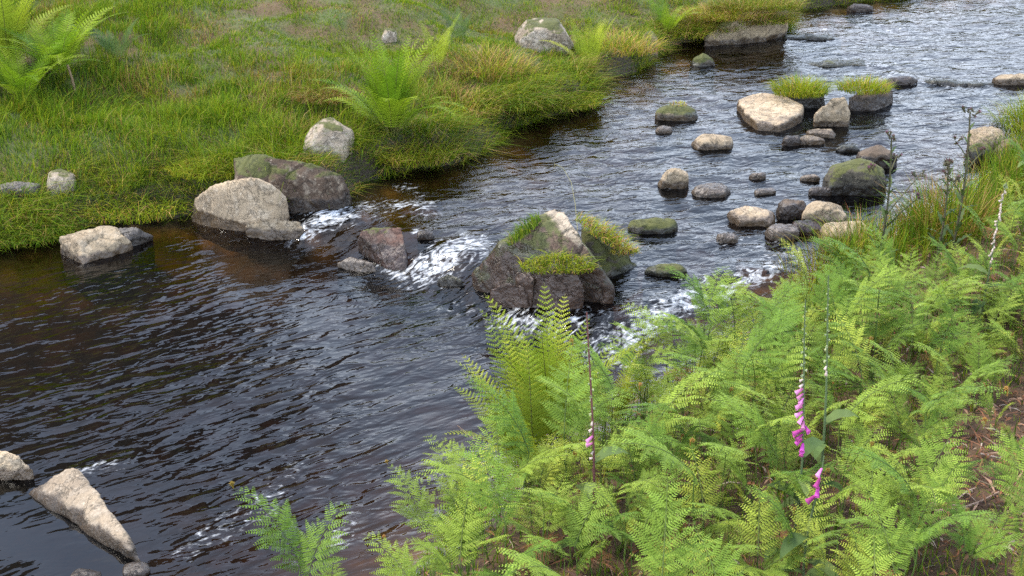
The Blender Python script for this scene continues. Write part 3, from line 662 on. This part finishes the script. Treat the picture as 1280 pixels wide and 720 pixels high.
for lab, px, py, hz in (('grass fringe hanging over the face of the long pale ledge', 938, 27, .20), ('short straw grass cap on the long pale ledge', 945, 10, .34), ('green grass clump spilling over the left half of the long pale ledge', 910, 22, .26), ('low grass clump at the left foot of the long pale ledge', 880, 36, .14)): tuft(lab, wpt(px, py, hz), .50, .24, 1700, [.6, .9, .2, 1.0, 1.2, .5], .7, GT, squash=.4)
tuft('green clump at the water edge below the pale lichened stone', gpt(700, 128), .40, .24, 1200, [1.3, 1.2, .5, .9, .3, .1], .8, GT, az0=-1., azs=1.)
GR = 'rush clumps on the near bank'
rw = [1.0, .3, 1.3, .15, .6, .9]
tuft('reddish brown and green rush clump behind the near bracken', gpt(1185, 296), .34, .62, 900, rw, .22, GR, 'rush_clump', cat='rush', wd=(.0035, .006))
tuft('green rush clump beside the thistle and grey rock', gpt(1085, 322), .30, .46, 700, [1.2, .5, 1.4, .2, .5, .3], .28, GR, 'rush_clump', cat='rush', wd=(.0035, .006))
tuft('straw stalks rising in front of the rusty stones', gpt(1030, 345), .30, .46, 260, [.6, .4, .3, .4, 1.4, .6], .3, GR, 'rush_clump', cat='rush', wd=(.003, .005))
tuft('green grass clump by the brown square rock at the right edge', gpt(1296, 168), .34, .5, 1000, [1.4, .9, 1.0, .5, .2, .1], .35, GR, 'rush_clump', cat='rush', wd=(.004, .007))

# ------------------------------------------------------------------ ferns and bracken
M_frond = leaf_mat('fern_leaf', .24, .45)
M_stalk = leaf_mat('fern_stalk', .05, .55)
UP = np.array([0, 0, 1.])

def bracken_blade(seed, L, lean0, lean1, wide, fresh):
    """one three times divided blade: a rachis bending from lean0 to lean1 degrees off the vertical, in the xz plane"""
    r = random.Random(seed); mb = MB(); NP = 12
    K = 26; pts = [np.zeros(3)]; th = []
    for i in range(K):
        t = (i + .5) / K; a = rad(lean0 + (lean1 - lean0) * t ** 1.1); th.append(a)
        pts.append(pts[-1] + np.array([math.sin(a), 0, math.cos(a)]) * L / K)
    mb.tube(pts, .0034, .0008, (.13, .17, .05), 4)
    base = (np.array([.20, .105, .04]) if seed == 109 else np.array([.165, .250, .034])) if not fresh else np.array([.24, .30, .042])
    sway = r.uniform(-.12, .12)
    for i in range(NP):
        u = (i / NP) ** .88 * .985 + .0; f = u * K; j = min(int(f), K - 1)
        p = pts[j] + (pts[j + 1] - pts[j]) * (f - j); T = nrm(pts[j + 1] - pts[j])
        PL = wide * (1 - u) ** .85 * r.uniform(.82, 1.12) * (1 if i else .92) + .012
        for sg in (-1, 1):
            lat = np.array([0, sg, 0.]); N0 = nrm(np.cross(T, lat) * sg); 
            if N0[2] < 0: N0 = -N0
            up_t = r.uniform(-.12, .34); PL *= r.choice([1, 1, 1, 1, .8, .62])
            D = nrm(lat * 1. + T * (.45 + .35 * u) + np.array([.35, 0, 0]) * (1 - u) + UP * up_t + np.array([sway + r.uniform(-.14, .14), 0, 0]))
            nP = max(4, int(PL / .0135)); droop = r.uniform(.25, .75); curve = r.uniform(-.1, .25)
            pp = p.copy(); prev = p.copy(); spine = [p.copy()]; 
            Nn = nrm(UP * .8 + N0 * .6 - D * np.dot(UP * .8 + N0 * .6, D))
            shade = r.uniform(.82, 1.15); tw = r.uniform(-.25, .25)
            for k in range(nP):
                s = (k + .5) / nP
                dd = nrm(D - UP * droop * s * s + T * curve * s); step = PL / nP
                pp = pp + dd * step; spine.append(pp.copy())
                S0 = nrm(np.cross(Nn, dd)); Nk = nrm(np.cross(dd, S0)); 
                pl = PL * .195 * (1 - s) ** .85 * (.6 + .4 * min(1, s * 6)) + .005
                for sd in (-1, 1):
                    if r.random() < .04: continue
                    q = nrm(S0 * sd + dd * (.38 + .3 * s + r.uniform(-.14, .14)) - Nk * r.uniform(-.06, .26) + Nk * tw * sd)
                    sid = nrm(np.cross(Nk, q)); nq = nrm(np.cross(q, sid)); col = base * shade * r.uniform(.88, 1.12)
                    if s > .85 and r.random() < .35: col = col * (1.25, 1.05, .9)
                    if pl > .020:
                        m = max(3, int(pl / .0068))
                        for w in range(m):
                            x = (w + .3) / m; ll = .0062 * (1 - x) ** .5 * (.7 + pl * 8) * .9 + .0015
                            b = pp + q * (pl * x) - nq * pl * .18 * x * x
                            for s3 in (-1, 1):
                                e = nrm(sid * s3 + q * .55 - nq * .15)
                                z3 = nrm(np.cross(nq, e)); W = pl / m * 1.02
                                mb.add([b - z3 * W * .5, b + e * ll * .75 - z3 * W * .42, b + e * ll, b + z3 * W * .5], [(0, 1, 2, 3)], [], col)
                        mb.leaf(pp + q * pl * .86 - nq * pl * .14, q, sid, nq, pl * .2, .005, col)
                    else:
                        mb.leaf(pp, q, sid, nq, pl, min(.0098, pl * .52), col, .12)
            if PL > .1: mb.tube(spine[::2], .0015, .0005, (.11, .17, .04), 3)
    return mb, pts

def stem_mesh(name, Hh, r0, lean, col=(.10, .155, .035), bow=.04):
    mb = MB(); pts = [np.array([lean * Hh * (t ** 1.3) + bow * math.sin(t * 3.1), 0, Hh * t]) for t in np.linspace(0, 1, 8)]
    mb.tube(pts, r0, r0 * .65, col, 6); return mb.mesh(name), pts[-1], pts[-1] - pts[-2]

def crozier(name, r=.012, col=(.24, .15, .03)):
    mb = MB(); pts = []
    for i in range(26):
        t = i / 25; a = t * 2 * math.pi * 1.5; R = r * (1 - .75 * t)
        pts.append(np.array([r - R * math.cos(a), 0, .03 + R * math.sin(a)]))
    pts = [np.zeros(3), np.array([0, 0, .015])] + pts
    mb.tube(pts, .0032, .0016, col, 5)
    for i in range(3, 24, 2):
        for sg in (-1, 1): mb.leaf(pts[i], nrm(np.array([random.uniform(-.4, .4), sg, random.uniform(-.1, .6)])), np.array([1., 0, 0]), UP, .013, .006, np.array(col) * random.uniform(.7, 1.2), .3)
    return mb.mesh(name)

BR = []
for i in range(10):
    fresh = i in (2, 5, 8); L = [.52, .60, .42, .56, .48, .38, .58, .46, .34, .36][i]
    mb, pts = bracken_blade(100 + i, L, [18, 30, 8, 24, 40, 12, 22, 34, 10, 60][i], [78, 92, 62, 84, 98, 70, 74, 88, 66, 150][i], [.28, .31, .22, .29, .26, .20, .31, .25, .17, .20][i], fresh)
    sm, top, td = stem_mesh('stem', [.42, .52, .36, .46, .34, .30, .56, .38, .26, .32][i], .0048, .12)
    BR.append((mb.mesh('frond'), sm, top, np.array(pts[-1])))
CROZ = crozier('curled_tip')

def bracken(x, y, label, group, sc=1.0, az=None, var=None, z=None, twin=True):
    root = empty('bracken', (x, y, Hs(x, y) - .02 if z is None else z)); tag(root, label, 'bracken', group)
    root.scale = (sc,) * 3; root.rotation_euler = (random.uniform(-.08, .08), random.uniform(-.08, .08), random.uniform(0, 6.283) if az is None else az)
    ks = [(random.randrange(len(BR) - 1) if var is None else var, 0.0, 1.0)]
    if twin: ks += [(random.randrange(len(BR)), random.uniform(1.6, 4.6), random.uniform(.62, .95)), (random.randrange(len(BR)), random.uniform(-1.6, 1.6), random.uniform(.5, .8))]
    if twin and random.random() < .5: ks.append((random.randrange(len(BR)), random.uniform(0, 6), random.uniform(.45, .7)))
    for v, a, s in ks:
        fm, sm, top, tip = BR[v]
        Rz = Matrix.Rotation(a, 4, 'Z') @ Matrix.Scale(s, 4)
        so = link('stem', sm, M_stalk, root); so.matrix_local = Rz
        fo = link('frond', fm, M_frond, root); fo.matrix_local = Rz @ Matrix.Translation(top)
        if random.random() < .07:
            c = link('curled_tip', CROZ, M_frond, root); c.matrix_local = Rz @ Matrix.Translation(Vector(top) + Vector(tip)) @ Matrix.Rotation(random.uniform(0, 6), 4, 'Z')
    return root

GRP = {'edge': ('feathery green bracken along the water edge of the big near stand', 'bracken along the water edge'),
       'mid': ('feathery green bracken inside the dense near stand left of the litter patch', 'bracken of the dense near stand'),
       'far': ('feathery green bracken further back by the rushes and right frame edge', 'bracken at the back of the near bank'),
       'low': ('yellow green bracken with uncurling tips at the bottom frame edge', 'bracken along the bottom frame edge')}
cand = RNG.uniform((-2.2, 3.4), (6.8, 13.5), (60000, 2)); Lc, Rc = banks(cand[:, 0], cand[:, 1])
cz = H(cand[:, 0], cand[:, 1]); cpx, cpy, cdep = project(cand[:, 0], cand[:, 1], cz); inl = inpoly(cand[:, 0], cand[:, 1], LIT_W)
tpx, tpy, _ = project(cand[:, 0], cand[:, 1], cz + .8)
chosen = []
for i in range(len(cand)):
    if Rc[i] < .06 or cpx[i] < np.interp(cpy[i], [380, 470, 560, 650, 750, 950], [1020, 850, 705, 600, 510, 430]) or cpx[i] > 1370 or tpy[i] > 735 or cdep[i] < 3.2: continue
    if inl[i]: continue
    if cpx[i] > 930 and cpy[i] < 330 + (1180 - cpx[i]) * .22 and cpx[i] < 1190: continue
    if cpx[i] > 930 and cpy[i] < np.interp(cpx[i], [930, 1060, 1180, 1235, 1290], [440, 405, 392, 330, 262]): continue
    sp = .156 if cpy[i] < 760 else .26
    p = cand[i]
    if any((p[0] - c[0]) ** 2 + (p[1] - c[1]) ** 2 < sp * sp for c in chosen): continue
    chosen.append((p[0], p[1], Rc[i], cpx[i], cpy[i]))
print('bracken plants', len(chosen))
for x, y, d, px, py in chosen:
    k = 'far' if py < 400 and px > 980 else 'low' if py > 735 else 'edge' if d < .45 else 'mid'
    az = None if random.random() < .4 else random.gauss(2.6 if d < .5 else -1.9, 1.0)
    s = random.uniform(.60, .95) * (.85 if px > 1150 else 1) * (.8 if d < .25 else 1)
    bracken(x, y, *GRP[k], sc=s, az=az)

for px, py, sc_ in [(1262, 640, .42), (1275, 690, .45), (1215, 700, .34), (1262, 585, .38), (1170, 655, .36), (1285, 610, .4), (1240, 720, .5), (1288, 660, .5), (1240, 545, .36)]:
    p = gp(px, py); bracken(p[0], p[1], 'small green bracken sprig growing out of the brown litter', 'bracken sprigs in the litter', sc=sc_, var=random.choice([2, 4, 5, 8]))

def fern_frond(name, L, seed, lean0, lean1, wide, base, NP=26, detail=7):
    r = random.Random(seed); mb = MB(); K = 24; pts = [np.zeros(3)]
    for i in range(K):
        t = (i + .5) / K; a = rad(lean0 + (lean1 - lean0) * t ** 1.6)
        pts.append(pts[-1] + np.array([math.sin(a), 0, math.cos(a)]) * L / K)
    mb.tube(pts, .004, .001, (.16, .16, .05), 4)
    for i in range(NP):
        u = .14 + .855 * i / NP; f = u * K; j = min(int(f), K - 1)
        p = pts[j] + (pts[j + 1] - pts[j]) * (f - j); T = nrm(pts[j + 1] - pts[j])
        pr = min(1, (u - .05) / .30) ** .8 * (1 - max(0, u - .35) / .66) ** .8
        PL = wide * max(pr, .04) * r.uniform(.93, 1.06)
        for sg in (-1, 1):
            lat = np.array([0, sg, 0.]); Nn = nrm(np.array([-T[2], 0, T[0]])); Nn = Nn if Nn[2] > 0 or T[2] > .9 else -Nn
            D = nrm(lat + T * (.30 + .4 * u) + Nn * r.uniform(.1, .28)); S0 = nrm(np.cross(Nn, D)); Nk = nrm(np.cross(D, S0)); col = base * r.uniform(.85, 1.15)
            m = max(4, int(PL / .011))
            for k in range(m):
                s = (k + .5) / m; q0 = p + D * PL * s - Nk * PL * .14 * s * s; pl = PL * .125 * (1 - s) ** .6 + .003
                for sd in (-1, 1):
                    e = nrm(S0 * sd + D * .45); mb.leaf(q0, e, nrm(np.cross(Nk, e)), Nk, pl, PL / m * .85, col * r.uniform(.92, 1.08), .1)
    return mb.mesh(name)
FERN = {k: [fern_frond('frond', 1.0, 50 + i + j * 10, *[(6, 38), (14, 62), (24, 92), (34, 115)][i], .165, np.array(b)) for i in range(4)] for j, (k, b) in enumerate({'light': (.27, .32, .030), 'mid': (.155, .245, .016), 'blue': (.075, .125, .045)}.items())}
def fern(label, base, size, n, kind='mid', group=None, dirs=None, lean=None):
    root = empty('fern', base); tag(root, label, 'fern', group)
    for i in range(n):
        k = random.choice([0, 1, 1, 2, 3]) if lean is None else random.choice(lean)
        f = link('frond', FERN[kind][k], M_frond, root)
        a = 2.4 * i + random.uniform(-.3, .3) if dirs is None else random.uniform(*dirs)
        s = size * random.uniform(.75, 1.08); f.scale = (s,) * 3; f.rotation_euler = (random.uniform(-.1, .1), random.uniform(-.1, .1), a); f.location = (.04 * math.cos(a), .04 * math.sin(a), 0)
    return root
GF = 'ferns on the far bank'
fern('large bright green fern growing beside the brown earth overhang', gpt(490, 168), .84, 36, 'mid', GF, lean=[0, 0, 1, 1, 2, 2, 3])
fern('light green fern beside the big pale lichened stone', gpt(737, 92), .62, 12, 'light', GF, lean=[0, 0, 1, 1, 2])
fern('slender upright fern between the big fern and straw tussock', gpt(548, 86), .55, 6, 'light', GF, lean=[0, 0, 1])
fern('tall yellow green fern in the top corner of the far bank', gpt(12, 90), 1.05, 24, 'light', GF, lean=[0, 0, 1, 1, 2])
fern('low spreading fern above the leaning brown stick', gpt(76, 98), .85, 20, 'mid', GF, lean=[1, 2, 2, 3])
fern('dark green fern in front of the tall corner fern', gpt(30, 128), .80, 18, 'mid', GF, lean=[1, 2, 2, 3])
fern('small bluish green fern standing alone in the turf', gpt(147, 74), .48, 8, 'blue', GF, lean=[1, 2, 2])
fern('small bluish fern behind the straw tussock', gpt(572, 50), .40, 7, 'blue', GF, lean=[1, 2])
fern('green fern on the far bank edge near the tan upright stone', gpt(832, 44), .55, 8, 'mid', GF, lean=[0, 1, 2])
def spot(px, py, top=None):
    """a rooted spot whose plant tip shows at (px, top); returns base and height"""
    b = gp(px, py); 
    if top is None: return b, 0
    d = ray(px, top); t = b[1] / d[1]; return b, CAM_Z + d[2] * t - b[2]
GN = 'tall pale ferns at the water edge of the near stand'
b, hh = spot(690, 575, 385); fern('tallest yellow green fern of the near stand rising before the triangular boulder', b, hh * 1.08, 15, 'light', GN, lean=[0, 0, 0, 1, 1])
b, hh = spot(668, 612, 410); fern('yellow green fern leaning over the water left of the tallest fern', b, hh * .95, 12, 'light', GN, dirs=(1.4, 4.0), lean=[0, 1, 1, 2])
b, hh = spot(765, 540, 400); fern('thin yellow green fern right of the tallest fern before the white water', b, hh, 5, 'light', GN, lean=[0, 0, 1])
# the lone fronds over the water
for px, py, ax, s, lab in [(386, 762, 2.75, .95, 'lone bracken frond leaning out over the water at the bottom edge'), (382, 764, .9, .82, 'small bracken frond pointing right beside the lone leaning one'), (408, 752, 1.5, .40, 'smallest bracken tuft below the two lone fronds at the bottom edge')]:
    p = wp(px, py, .02)[0]; bracken(p[0], p[1], lab, None, s, ax, 0, z=Hs(p[0], p[1]) - .02, twin=False)

# ------------------------------------------------------------------ foxgloves, thistles, stalks
M_pet = leaf_mat('petal', .25, .5); M_herb = leaf_mat('herb', .2, .6)
def bell(name, L, r, col, col2):
    mb = MB(); n = 8; prof = [(0, .25), (.12, .5), (.4, .68), (.75, .85), (.93, 1.0), (1.0, 1.22)]
    vs = []; cs = []
    for t, k in prof:
        for j in range(n):
            a = 2 * math.pi * j / n; lip = .1 * L * max(0, -math.cos(a)) if t == 1 else 0
            vs.append((L * t + lip, r * k * math.sin(a), r * k * math.cos(a))); cs.append(np.array(col) * (1 - t) + np.array(col2) * t)
    qs = [(i * n + j, i * n + (j + 1) % n, (i + 1) * n + (j + 1) % n, (i + 1) * n + j) for i in range(len(prof) - 1) for j in range(n)]
    mb.add(vs, qs, [], cs); return mb.mesh(name)
BELL = [bell('flower', .046, .0115, (.34, .030, .20), (.50, .085, .33)), bell('flower', .036, .009, (.48, .12, .30), (.62, .25, .45)), bell('flower', .02, .006, (.42, .36, .30), (.55, .42, .38)), bell('bud', .011, .005, (.17, .23, .09), (.36, .38, .22))]
def big_leaf(name, L, W, col, seed):
    r = random.Random(seed); mb = MB(); K = 9; vs = []; cs = []
    for k in range(K + 1):
        t = k / K; w = W * .5 * math.sin(math.pi * min(1, t * .93 + .07)) ** .8; x = L * t * (1 - .12 * t); z = L * (.55 * t - .72 * t * t)
        for s in (-1, 0, 1): vs.append((x, s * w, z + .18 * w * abs(s) + (r.uniform(-.004, .004)))); cs.append(np.array(col) * r.uniform(.85, 1.12))
    qs = [(k * 3 + s, k * 3 + s + 1, k * 3 + s + 4, k * 3 + s + 3) for k in range(K) for s in (0, 1)]
    mb.add(vs, qs, [], cs); return mb.mesh(name)
BIGL = [big_leaf('leaf', .22, .075, (.075, .115, .035), 1), big_leaf('leaf', .15, .05, (.09, .135, .04), 2)]
def foxglove(label, b, h, f0, f1, f2, kinds, stemcol=(.16, .20, .09), nfl=16, lean=.04, group='foxgloves on the near bank'):
    """flowers between f0 and f1 of the height, buds from f1 to f2"""
    root = empty('foxglove', b); tag(root, label, 'foxglove', group); root.rotation_euler = (0, 0, random.uniform(0, 6))
    mb = MB(); P = lambda t: np.array([lean * h * t * t, .015 * math.sin(t * 5), h * t])
    mb.tube([P(t) for t in np.linspace(0, 1, 14)], .0075, .003, stemcol, 6); link('stem', mb.mesh('stem'), M_herb, root)
    side = -root.rotation_euler[2] + math.pi + .6
    for i in range(nfl):
        t = f0 + (f1 - f0) * (i / nfl); o = link('flower', BELL[kinds[min(len(kinds) - 1, int(i / nfl * len(kinds)))]], M_pet, root)
        o.location = P(t); o.rotation_euler = (0, rad(random.uniform(25, 55)), side + random.gauss(0, .9)); s = random.uniform(.85, 1.15); o.scale = (s,) * 3
    nb = 16 if f2 > f1 else 0
    for i in range(nb):
        t = f1 + (f2 - f1) * i / nb; o = link('bud', BELL[3], M_herb, root); o.location = P(t); k = 1.2 - .7 * i / nb; o.scale = (k,) * 3
        o.rotation_euler = (0, rad(random.uniform(0, 30) - 20 * i / nb), i * 2.4)
    for i in range(5):
        o = link('leaf', BIGL[i % 2], M_herb, root); t = .04 + .09 * i; o.location = P(t); o.rotation_euler = (0, -.1, i * 2.4)
    return root
b, hh = spot(990, 690, 372); foxglove('tall foxglove with pink bells hanging low and pale buds to its tip', b, hh, .44, .72, .99, [0, 0, 1, 1, 1, 2], nfl=16)
b, hh = spot(1004, 740, 570); foxglove('short foxglove with a few deep pink bells below the tall one', b, hh, .72, .98, .98, [0, 0, 1], nfl=4)
b, hh = spot(1020, 640, 345); foxglove('pale green foxglove spike without open flowers behind the tall one', b, hh, .62, .66, .99, [2], nfl=2)
b, hh = spot(740, 690, 390); foxglove('brown stemmed foxglove with sparse faded pink bells in the near stand', b, hh, .42, .60, .98, [2, 1, 2], (.13, .065, .05), nfl=6)
b, hh = spot(1222, 420, 225); foxglove('foxglove with a faded whitish seed spike beside the rushes', b, hh, .5, .97, .99, [2], nfl=24)
b, hh = spot(1282, 240, 120); foxglove('foxglove with pink bells at the right frame edge by the stream', b, hh, .55, .95, .99, [0, 0, 1, 1], nfl=14)

def thistle(label, b, h, br, seed, group='thistles on the near bank'):
    r = random.Random(seed); root = empty('thistle', b); tag(root, label, 'thistle', group)
    st = (.09, .11, .04); mb = MB(); mb.tube([np.array([.03 * h * math.sin(t * 3), 0, h * t]) for t in np.linspace(0, 1, 10)], .008, .005, (.10, .09, .05), 6)
    link('stem', mb.mesh('stem'), M_herb, root)
    lm = MB()
    K = 8; vs = []
    for k in range(K + 1):
        t = k / K; sp = 1.0 if k % 2 else .45; w = .022 * math.sin(math.pi * (.15 + .85 * t)) * sp
        vs += [(.13 * t, -w, .06 * t - .05 * t * t + .006 * (k % 2)), (.13 * t, 0, .06 * t - .05 * t * t), (.13 * t, w, .06 * t - .05 * t * t + .006 * (k % 2))]
    lm.add(vs, [(k * 3 + s, k * 3 + s + 1, k * 3 + s + 4, k * 3 + s + 3) for k in range(K) for s in (0, 1)], [], (.065, .095, .035)); lme = lm.mesh('leaf')
    hm = MB()
    hm.tube([np.array([0, 0, z]) for z in (0, .006, .014, .022, .028)], .004, .009, (.09, .08, .05), 7)
    for i in range(22):
        a = i * 2.4; e = r.uniform(.3, 1.4); d = nrm(np.array([math.cos(a) * math.cos(e), math.sin(a) * math.cos(e), math.sin(e)])); hm.leaf(np.array([0, 0, .016]) + d * .006, d, nrm(np.cross(d, [.1, .2, 1])), UP, .02, .004, (.16, .07, .09) if e > 1.0 else (.10, .10, .06))
    hme = hm.mesh('flower_head')
    def heads(p, n):
        for i in range(n):
            o = link('flower_head', hme, M_herb, root); o.location = p + np.array([r.gauss(0, .014), r.gauss(0, .014), r.uniform(-.02, .012)]); o.rotation_euler = (r.gauss(0, .5), r.gauss(0, .5), r.uniform(0, 6)); s = r.uniform(.8, 1.3); o.scale = (s,) * 3
    heads(np.array([.03 * h * math.sin(3), 0, h]), 5)
    for i in range(18):
        t = .12 + .86 * i / 18; o = link('leaf', lme, M_herb, root); o.location = (.03 * h * math.sin(t * 3), 0, h * t); o.rotation_euler = (0, -r.uniform(.3, .8), i * 2.4); s = 1.25 - .8 * t; o.scale = (s,) * 3
    for t0, ln, az in br:
        p0 = np.array([.03 * h * math.sin(t0 * 3), 0, h * t0]); d = np.array([math.cos(az) * .62, math.sin(az) * .62, .8]); mb = MB(); mb.tube([p0, p0 + d * ln * .5 + UP * .01, p0 + d * ln], .0045, .003, (.10, .10, .05), 5)
        link('branch', mb.mesh('branch'), M_herb, root); heads(p0 + d * ln, 3)
    return root
b, hh = spot(1094, 345, 172); thistle('branched dark thistle with purple brown heads in front of the mossy boulder', b, hh, [(.45, .34, .2), (.6, .2, 2.8), (.35, .3, -.4), (.75, .12, .9)], 1)
b, hh = spot(1186, 330, 140); thistle('tall single stemmed thistle before the bright upstream water', b, hh, [(.70, .14, 2.9), (.62, .16, .2), (.45, .22, 3.3)], 2)
b, hh = spot(1168, 335, 205); thistle('short thistle left of the tall single stemmed thistle', b, hh, [(.7, .12, .5)], 3)

def stalk(label, pts, r0, r1, col, name, cat, heads=0):
    mb = MB(); o = pts[0]; mb.tube([np.asarray(p) - o for p in pts], r0, r1, col, 6)
    if heads:
        for i in range(heads):
            p = np.asarray(pts[-1]) - o - np.array([0, 0, .008 * i]); d = nrm(np.array([random.gauss(0, .5), random.gauss(0, .5), 1])); mb.leaf(p, d, nrm(np.cross(d, [1, .3, 0])), UP, .016, .003, np.array(col) * random.uniform(.8, 1.2))
    return tag(link(name, mb.mesh(name), M_herb, None, o), label, cat)
def above(px, py, like):
    d = ray(px, py); t = like[1] / d[1]; return d * t + np.array([0, 0, CAM_Z])
q = wpt(722, 288, .42)
stalk('single thin grass stalk rising from the top of the triangular boulder', [q, above(719, 255, q), above(714, 228, q), above(704, 210, q), above(693, 205, q)], .0028, .0013, (.32, .30, .14), 'grass_stalk', 'grass stalk', 7)
b0 = gpt(95, 117); stalk('leaning brown stick beside the low corner fern', [b0, above(90, 98, b0), above(84, 80, b0)], .013, .010, (.30, .20, .12), 'stick', 'stick')
b0 = gp(620, 600); stalk('bare pale twig sticking out of the bracken over the water', [b0, above(621, 574, b0), above(600, 556, b0), above(572, 532, b0)], .005, .0025, (.38, .28, .2), 'twig', 'twig')
def onground(*pts): return [gp(*p) + np.array([0, 0, .022]) for p in pts]
stalk('long curved pale branch lying across the brown litter', onground((1168, 644), (1200, 641), (1225, 632), (1248, 620)), .008, .004, (.34, .25, .18), 'branch', 'branch')
stalk('short pale twig lying above the long branch in the litter', onground((1212, 600), (1228, 608), (1244, 614)), .005, .003, (.30, .22, .16), 'twig', 'twig')
stalk('straight grey twig at the back of the brown litter', onground((1225, 572), (1250, 578)), .006, .004, (.40, .33, .28), 'twig', 'twig')
b0 = gp(1165, 600); stalk('broken dark stalk standing at the edge of the brown litter', [b0, above(1164, 585, b0), above(1167, 572, b0)], .016, .009, (.09, .06, .04), 'stump', 'stump')

# ------------------------------------------------------------------ light
SUN_EL, SUN_AZ = 58, -62       # azimuth clockwise from +y
w = bpy.data.worlds.new('World'); S.world = w; w.use_nodes = True; nt = w.node_tree; nt.nodes.clear(); N = NT(nt)
out = N.n('ShaderNodeOutputWorld'); bg = N.n('ShaderNodeBackground'); bg.inputs[1].default_value = .15
sk = N.n('ShaderNodeTexSky', sky_type='NISHITA'); sk.sun_disc = False; sk.sun_elevation = rad(SUN_EL); sk.sun_rotation = rad(SUN_AZ); sk.altitude = 200; sk.air_density = 1.0; sk.dust_density = 1.2
tc = N.n('ShaderNodeTexCoord'); mp = N.n('ShaderNodeMapping'); N.l(tc.outputs['Generated'], mp.inputs[0]); mp.inputs['Scale'].default_value = (1, 1, 2.4)
sz = N.n('ShaderNodeSeparateXYZ'); N.l(tc.outputs['Generated'], sz.inputs[0])
cl = N.math('MULTIPLY', N.ramp(N.noise(mp.outputs[0], 2.3, 6, .58, .3), [(.33, 0.0), (.55, 1.0)]), N.maprange(sz.outputs[2], .27, .55, 1.0, .38))
cb = N.mix(N.noise(mp.outputs[0], 5, 5, .6), (5.2, 6.6, 8.8), (10.3, 10.8, 11.6))
low = N.maprange(sz.outputs[2], .10, .34, 1.5, 1.0); vs_ = N.n('ShaderNodeVectorMath', operation='SCALE'); N.l(cb, vs_.inputs[0]); N.l(low, vs_.inputs['Scale'])
N.l(N.mix(N.math('MULTIPLY', cl, .85), sk.outputs[0], vs_.outputs[0]), bg.inputs[0]); N.l(bg.outputs[0], out.inputs[0])
sl = bpy.data.lights.new('sun', 'SUN'); sl.energy = 1.5; sl.angle = rad(10); sl.color = (1, .93, .80)
so = bpy.data.objects.new('sun', sl); C.objects.link(so)
sd = Vector((math.sin(rad(SUN_AZ)) * math.cos(rad(SUN_EL)), math.cos(rad(SUN_AZ)) * math.cos(rad(SUN_EL)), math.sin(rad(SUN_EL))))
so.rotation_euler = sd.to_track_quat('Z', 'Y').to_euler(); so.location = sd * 50

v = S.view_settings; S.display_settings.display_device = 'sRGB'; v.view_transform = 'Standard'; v.look = 'None'; v.exposure = 1.8; v.gamma = 1; v.use_curve_mapping = False
cy = S.cycles; cy.max_bounces = 8; cy.diffuse_bounces = 3; cy.glossy_bounces = 3; cy.transmission_bounces = 4; cy.transparent_max_bounces = 12; cy.use_denoising = False; cy.use_adaptive_sampling = False
